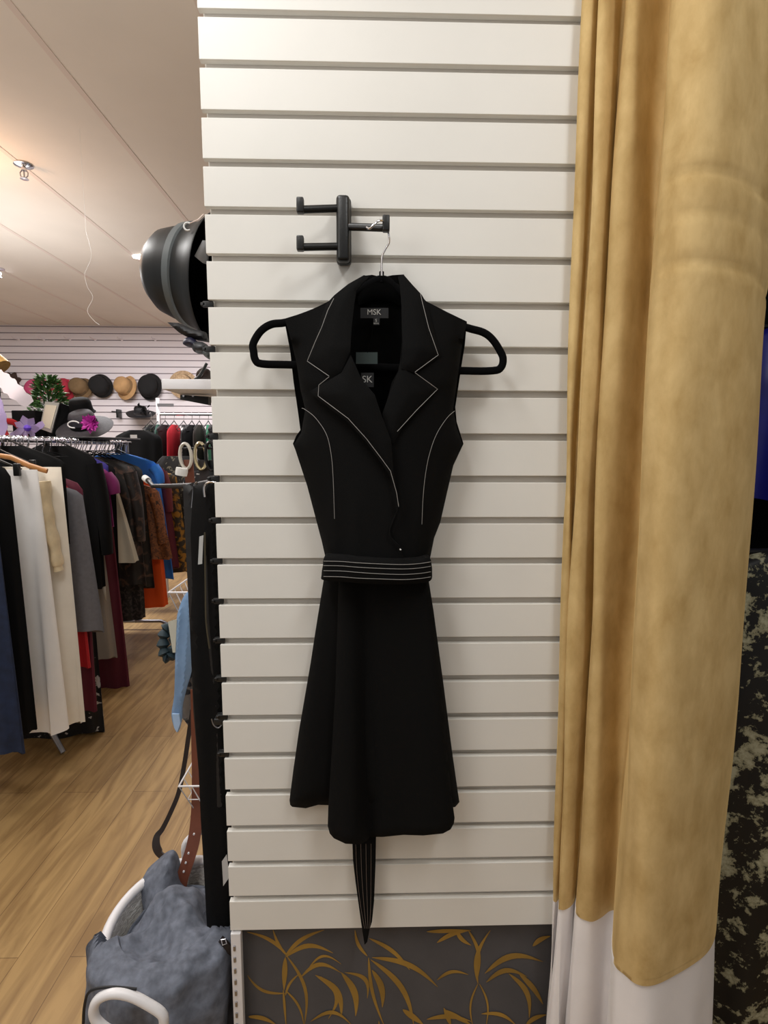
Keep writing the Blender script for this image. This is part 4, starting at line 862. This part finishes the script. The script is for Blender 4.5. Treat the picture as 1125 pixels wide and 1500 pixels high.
# ------------------------------------------------------------------ wicker hamper with chambray cloth
hc = Vector((-.160, .125, 0)); rx, ry = .135, .165; zr_ = .43
t = thing('wicker_hamper', 'white wicker hamper with looped handles standing by the column foot', 'basket', hc)
def hw(z): return .72+.28*(z/zr_)
m = MB(); nb = 56
rows = 34
vs = []
for j in range(rows+1):
    z = .01+(zr_-.01)*j/rows
    for i in range(nb*2):
        q = 2*PI*i/(nb*2); k = hw(z)*(1+.012*math.sin(PI*i)*0)+ (.010*(1 if (i+j) % 2 else -1))
        vs.append((hc.x+rx*k*math.cos(q), hc.y+ry*k*math.sin(q), z))
n2 = nb*2; m.add(vs, [(j*n2+i, j*n2+(i+1) % n2, (j+1)*n2+(i+1) % n2, (j+1)*n2+i) for j in range(rows) for i in range(n2)]); m.f.append(tuple(range(n2))); m.m.append(0)
solid(m.build('woven_wall', M['wicker'], t), .004)
MB().tube([(hc.x+rx*math.cos(q)*1.02, hc.y+ry*math.sin(q)*1.02, zr_) for q in [2*PI*i/48 for i in range(48)]], .011, 10, closed=True).build('rim', M['white_coat'], t)
def handle(A, B, up_, out):
    pts = [A, A+Vector((0, out*.5, up_*.6)), (A+B)/2+Vector((0, out, up_)), B+Vector((0, out*.5, up_*.6)), B]
    MB().tube([Vector(p_) for p_ in smooth_line(pts, 6)], .009, 10).build('handle', M['white_coat'], t)
handle(Vector((hc.x-.03, hc.y+ry-.005, zr_)), Vector((hc.x+.10, hc.y+ry-.02, zr_)), .085, .02)
# front ring handle
fr_ = [(138,1474),(146,1462),(165,1455),(190,1458),(215,1470),(236,1484),(240,1497),(236,1512),(205,1520),(165,1512),(146,1500),(138,1488)]
MB().tube([U(x, y, -.13) for x, y in smooth_line(fr_, 5, True)], .0085, 12, closed=True).build('handle', M['white_coat'], t)
# chambray cloth, three overlapping swathes
t = thing('chambray_cloth', 'crumpled blue grey chambray cloth spilling over the wicker hamper', 'cloth', (hc.x, hc.y-.05, zr_))
def sst(a, b, y):
    k = min(1, max(0, (y-a)/(b-a))); return k*k*(3-2*k)
def crump(Y0, s=1): return lambda x, y, d: (Y0(y) if callable(Y0) else Y0)-.022*(1-math.exp(-d/12))-.007*s*math.sin((x+y*.12)/(8+2*math.sin(y/60)))-.003*math.sin((x*1.3-y*.2)/4.5)*math.sin(y/19+x/30)-.004*math.sin((x-y*.35)/15)
m = MB(); puff(m, smooth_line([(206,1292),(225,1272),(240,1260),(250,1260),(257,1275),(262,1310),(272,1330),(262,1345),(240,1352),(218,1358),(212,1340),(208,1320)], 4, True), lambda x, y, d: .235-.05*sst(1260, 1350, y)-.02*(1-math.exp(-d/10))-.006*math.sin((x+y*.3)/7), .03, 6); m.build('upper_swathe', M['denim'], t)
from mathutils import noise as NZ
def drape(q):
    d = math.degrees(q) % 360
    return sst(196, 214, d)*(1-sst(338, 356, d))
def cl(u, v):
    q = 2*PI*u; k = drape(q); smax = .80+(1.95-.80)*k; sm = v*smax
    c, sn = math.cos(q), math.sin(q)
    if sm <= 1:
        rr = sm; z = zr_+.036-.11*(1-k)*sm**2-.004*k*sm**2+.03*max(0, 1-sm*2)
    else:
        e = sm-1; rr = 1+.19*min(1, e*4.5)+.05*e; z = zr_+.032-.012*min(1, e*5)-.32*max(0, e-.2)
    rr += .03*math.sin(q*11+sm*2)*max(0, sm-.9)*2
    x = hc.x+rx*rr*c; y = hc.y+ry*rr*sn
    n1 = NZ.fractal(Vector((x*11, y*11, z*7)), 1, 2, 3); n2 = abs(NZ.noise(Vector((x*16+5, y*9, z*6))))
    z += (.024*n1-.03*n2)*(1 if sm < .8 else .25); x += .018*n1*c*(sm > .9); y += .02*n1*sn*(sm > .9)
    x = min(x, -.012)
    return Vector((x, y, max(z, .05)))
m = MB(); m.grid(cl, 150, 70, True); solid(m.build('draped_cloth', M['denim'], t), .003)
m = MB(); puff(m, [(284,1352),(296,1345),(312,1400),(320,1436),(312,1452),(300,1410)], lambda x, y, d: .12-.12*sst(1350, 1450, y)-.01*(1-math.exp(-d/5)), .02, 5); m.build('side_swathe', M['denim'], t)
# dark hollow piping along cloth
m = MB(); m.tube([U(x, y, -.125) for x, y in smooth_line([(122, 1500), (124, 1472), (132, 1452), (160, 1446), (200, 1449)], 6)], .0025, 6); m.build('dark_binding', M['dark_cloth'], t)
# belts ends falling into the hamper
t = thing('brown_belt', 'brown leather belt with punched holes hanging down into the hamper', 'belt', U(265, 1310, .2))
q = [Vector(U(x, y, Y)) for x, y, Y in smooth_line([(288,1010,.34),(289,1080,.33),(290,1150,.31),(288,1200,.29),(283,1235,.27),(274,1265,.25),(266,1290,.24),(262,1318,.24)], 5)]
m = MB(); m.strip(q, [.030*(1 if i < len(q)-3 else .85-.2*(i-len(q)+3)) for i in range(len(q))], .004); m.build('strap', M['brown_leather'], t)
for x, y, Y in ((284, 1222, .27), (276, 1250, .255), (272, 1264, .25), (269, 1277, .245)):
    pz = U(x, y, Y-.006); MB().lathe([(0, -.002), (.0024, -.002), (.0024, .001), (0, .001)], Matrix.Translation(pz) @ Matrix.Rotation(PI/2, 4, 'X'), 10).build('punched_hole', M['white_coat'], t)
t = thing('fabric_strap', 'dark brown fabric strap looping down beside the brown leather belt', 'strap', U(245, 1255, .3))
q = [Vector(U(x, y, Y)) for x, y, Y in smooth_line([(282,1040,.42),(276,1080,.42),(270,1120,.42),(262,1160,.41),(250,1190,.40),(238,1214,.39),(230,1225,.38),(229,1240,.37),(236,1252,.36),(247,1258,.34),(254,1268,.32)], 5)]
m = MB(); m.strip(q, [.012+.012*math.exp(-((i-38)/8)**2) for i in range(len(q))], .003); m.build('strap', M['strap_brown'], t)

# ------------------------------------------------------------------ garments right of the curtain
BROC = pattern('black and gold brocade', (5, 5, 6), (134, 130, 102), 19, .50, .52, rough=.55, extra=(178, 174, 146), bump=.4, dist=.15, det=7)
c = U(1120, 900, .12); garment('brocade_gown', 'black gown with pale gold brocade flowers right of the curtain', 'gown', (1.22, .12), U(1100, 800, .12).z, .06, .21, .27, .06, BROC, seed=3, amp=.014, drop=.05)
garment('blue_satin_dress', 'royal blue satin dress at the right picture edge behind the curtain', 'dress', (1.32, .30), 1.78, U(1100, 730, .3).z, .17, .2, .06, mat('royal blue satin', (14, 18, 120), .4, noise=.3, scale=12), seed=8, amp=.014, drop=.05)
garment('black_gown', 'plain black gown between the brocade gown and the curtain', 'gown', (1.20, .42), 2.0, .1, .28, .30, .05, M['black_cloth'], seed=12, drop=.05)
t = thing('wall_rail', 'black rail carrying the gowns right of the curtain', 'rail', (1.3, .3, 2.06))
MB().tube([(1.22, 1.54, 2.06), (1.22, -.05, 2.06)], .012, 10).build('rail', M['black_metal'], t)
for i, (x, y, z) in enumerate(((1.22, .12, U(1100, 800, .12).z), (1.32, .30, 1.78), (1.22, .42, 2.0))):
    t = thing('clothes_hanger', 'black hanger on the rail right of the curtain', 'hanger', (x, y, z), 'hangers right of the curtain')
    MB().tube([(x, y, z-.01), (x, y, 2.04), (x+.016, y, 2.06), (x, y, 2.078)], .002, 6).build('hook', M['chrome'], t); MB().tube([(x-.15, y, z-.01), (x+.15, y, z-.01)], .005, 6).build('shoulder_bar', M['black_plastic'], t)

# ------------------------------------------------------------------ light
def area(loc, rot, sx, sy, power, col=(1, .97, .93)):
    l = bpy.data.lights.new('area_light', 'AREA'); l.shape = 'RECTANGLE'; l.size = sx; l.size_y = sy; l.energy = power; l.color = col
    o = bpy.data.objects.new('area_light', l); C.objects.link(o); o.location = loc; o.rotation_euler = rot; return o
area((-.25, -.75, CEIL-.03), (0, 0, 0), .25, 1.0, 15.5, (.99, 1, 1))
area((.95, -1.3, CEIL-.03), (0, 0, 0), .25, 1.0, 14, (.99, 1, .99))
area((-1.6, .9, CEIL-.03), (0, 0, 0), .3, 1.2, 34, (1, .98, .96))
area((-2.4, 3.6, CEIL-.03), (0, 0, 0), 1.6, .4, 66, (1, .98, .98))
area((-.8, 4.3, CEIL-.03), (0, 0, 0), 1.2, .4, 28, (1, .96, .97))
area((-1.2, -1.0, 1.9), (PI, 0, 0), 1.2, 1.2, 22, (1, .98, .96))  # added uplight with no fixture, stands in for bounce onto the ceiling
area((-2.2, 2.4, 2.0), (PI, 0, 0), 1.2, 1.2, 14, (1, .97, .95))  # second added uplight, brightens the ceiling farther back
o = area((-1.3, -1.7, 2.2), (0, 0, 0), .7, .9, 9, (1, .98, .94)); o.rotation_euler = (Vector((.8, 0, 1.0))-Vector((-1.3, -1.7, 2.2))).to_track_quat('-Z', 'Y').to_euler()
l = bpy.data.lights.new('warm_lamp', 'POINT'); l.energy = 5; l.color = (1, .55, .28); l.shadow_soft_size = .08
o = bpy.data.objects.new('warm_lamp', l); C.objects.link(o); o.location = UD(-60, 300, 2.75); o.location.z = CEIL-.28
w = bpy.data.worlds.new('world'); bpy.context.scene.world = w; w.use_nodes = True
w.node_tree.nodes['Background'].inputs[0].default_value = (*lin((222, 220, 218)), 1); w.node_tree.nodes['Background'].inputs[1].default_value = .32
bpy.context.scene.view_settings.view_transform = 'Standard'
bpy.context.scene.view_settings.look = 'None'
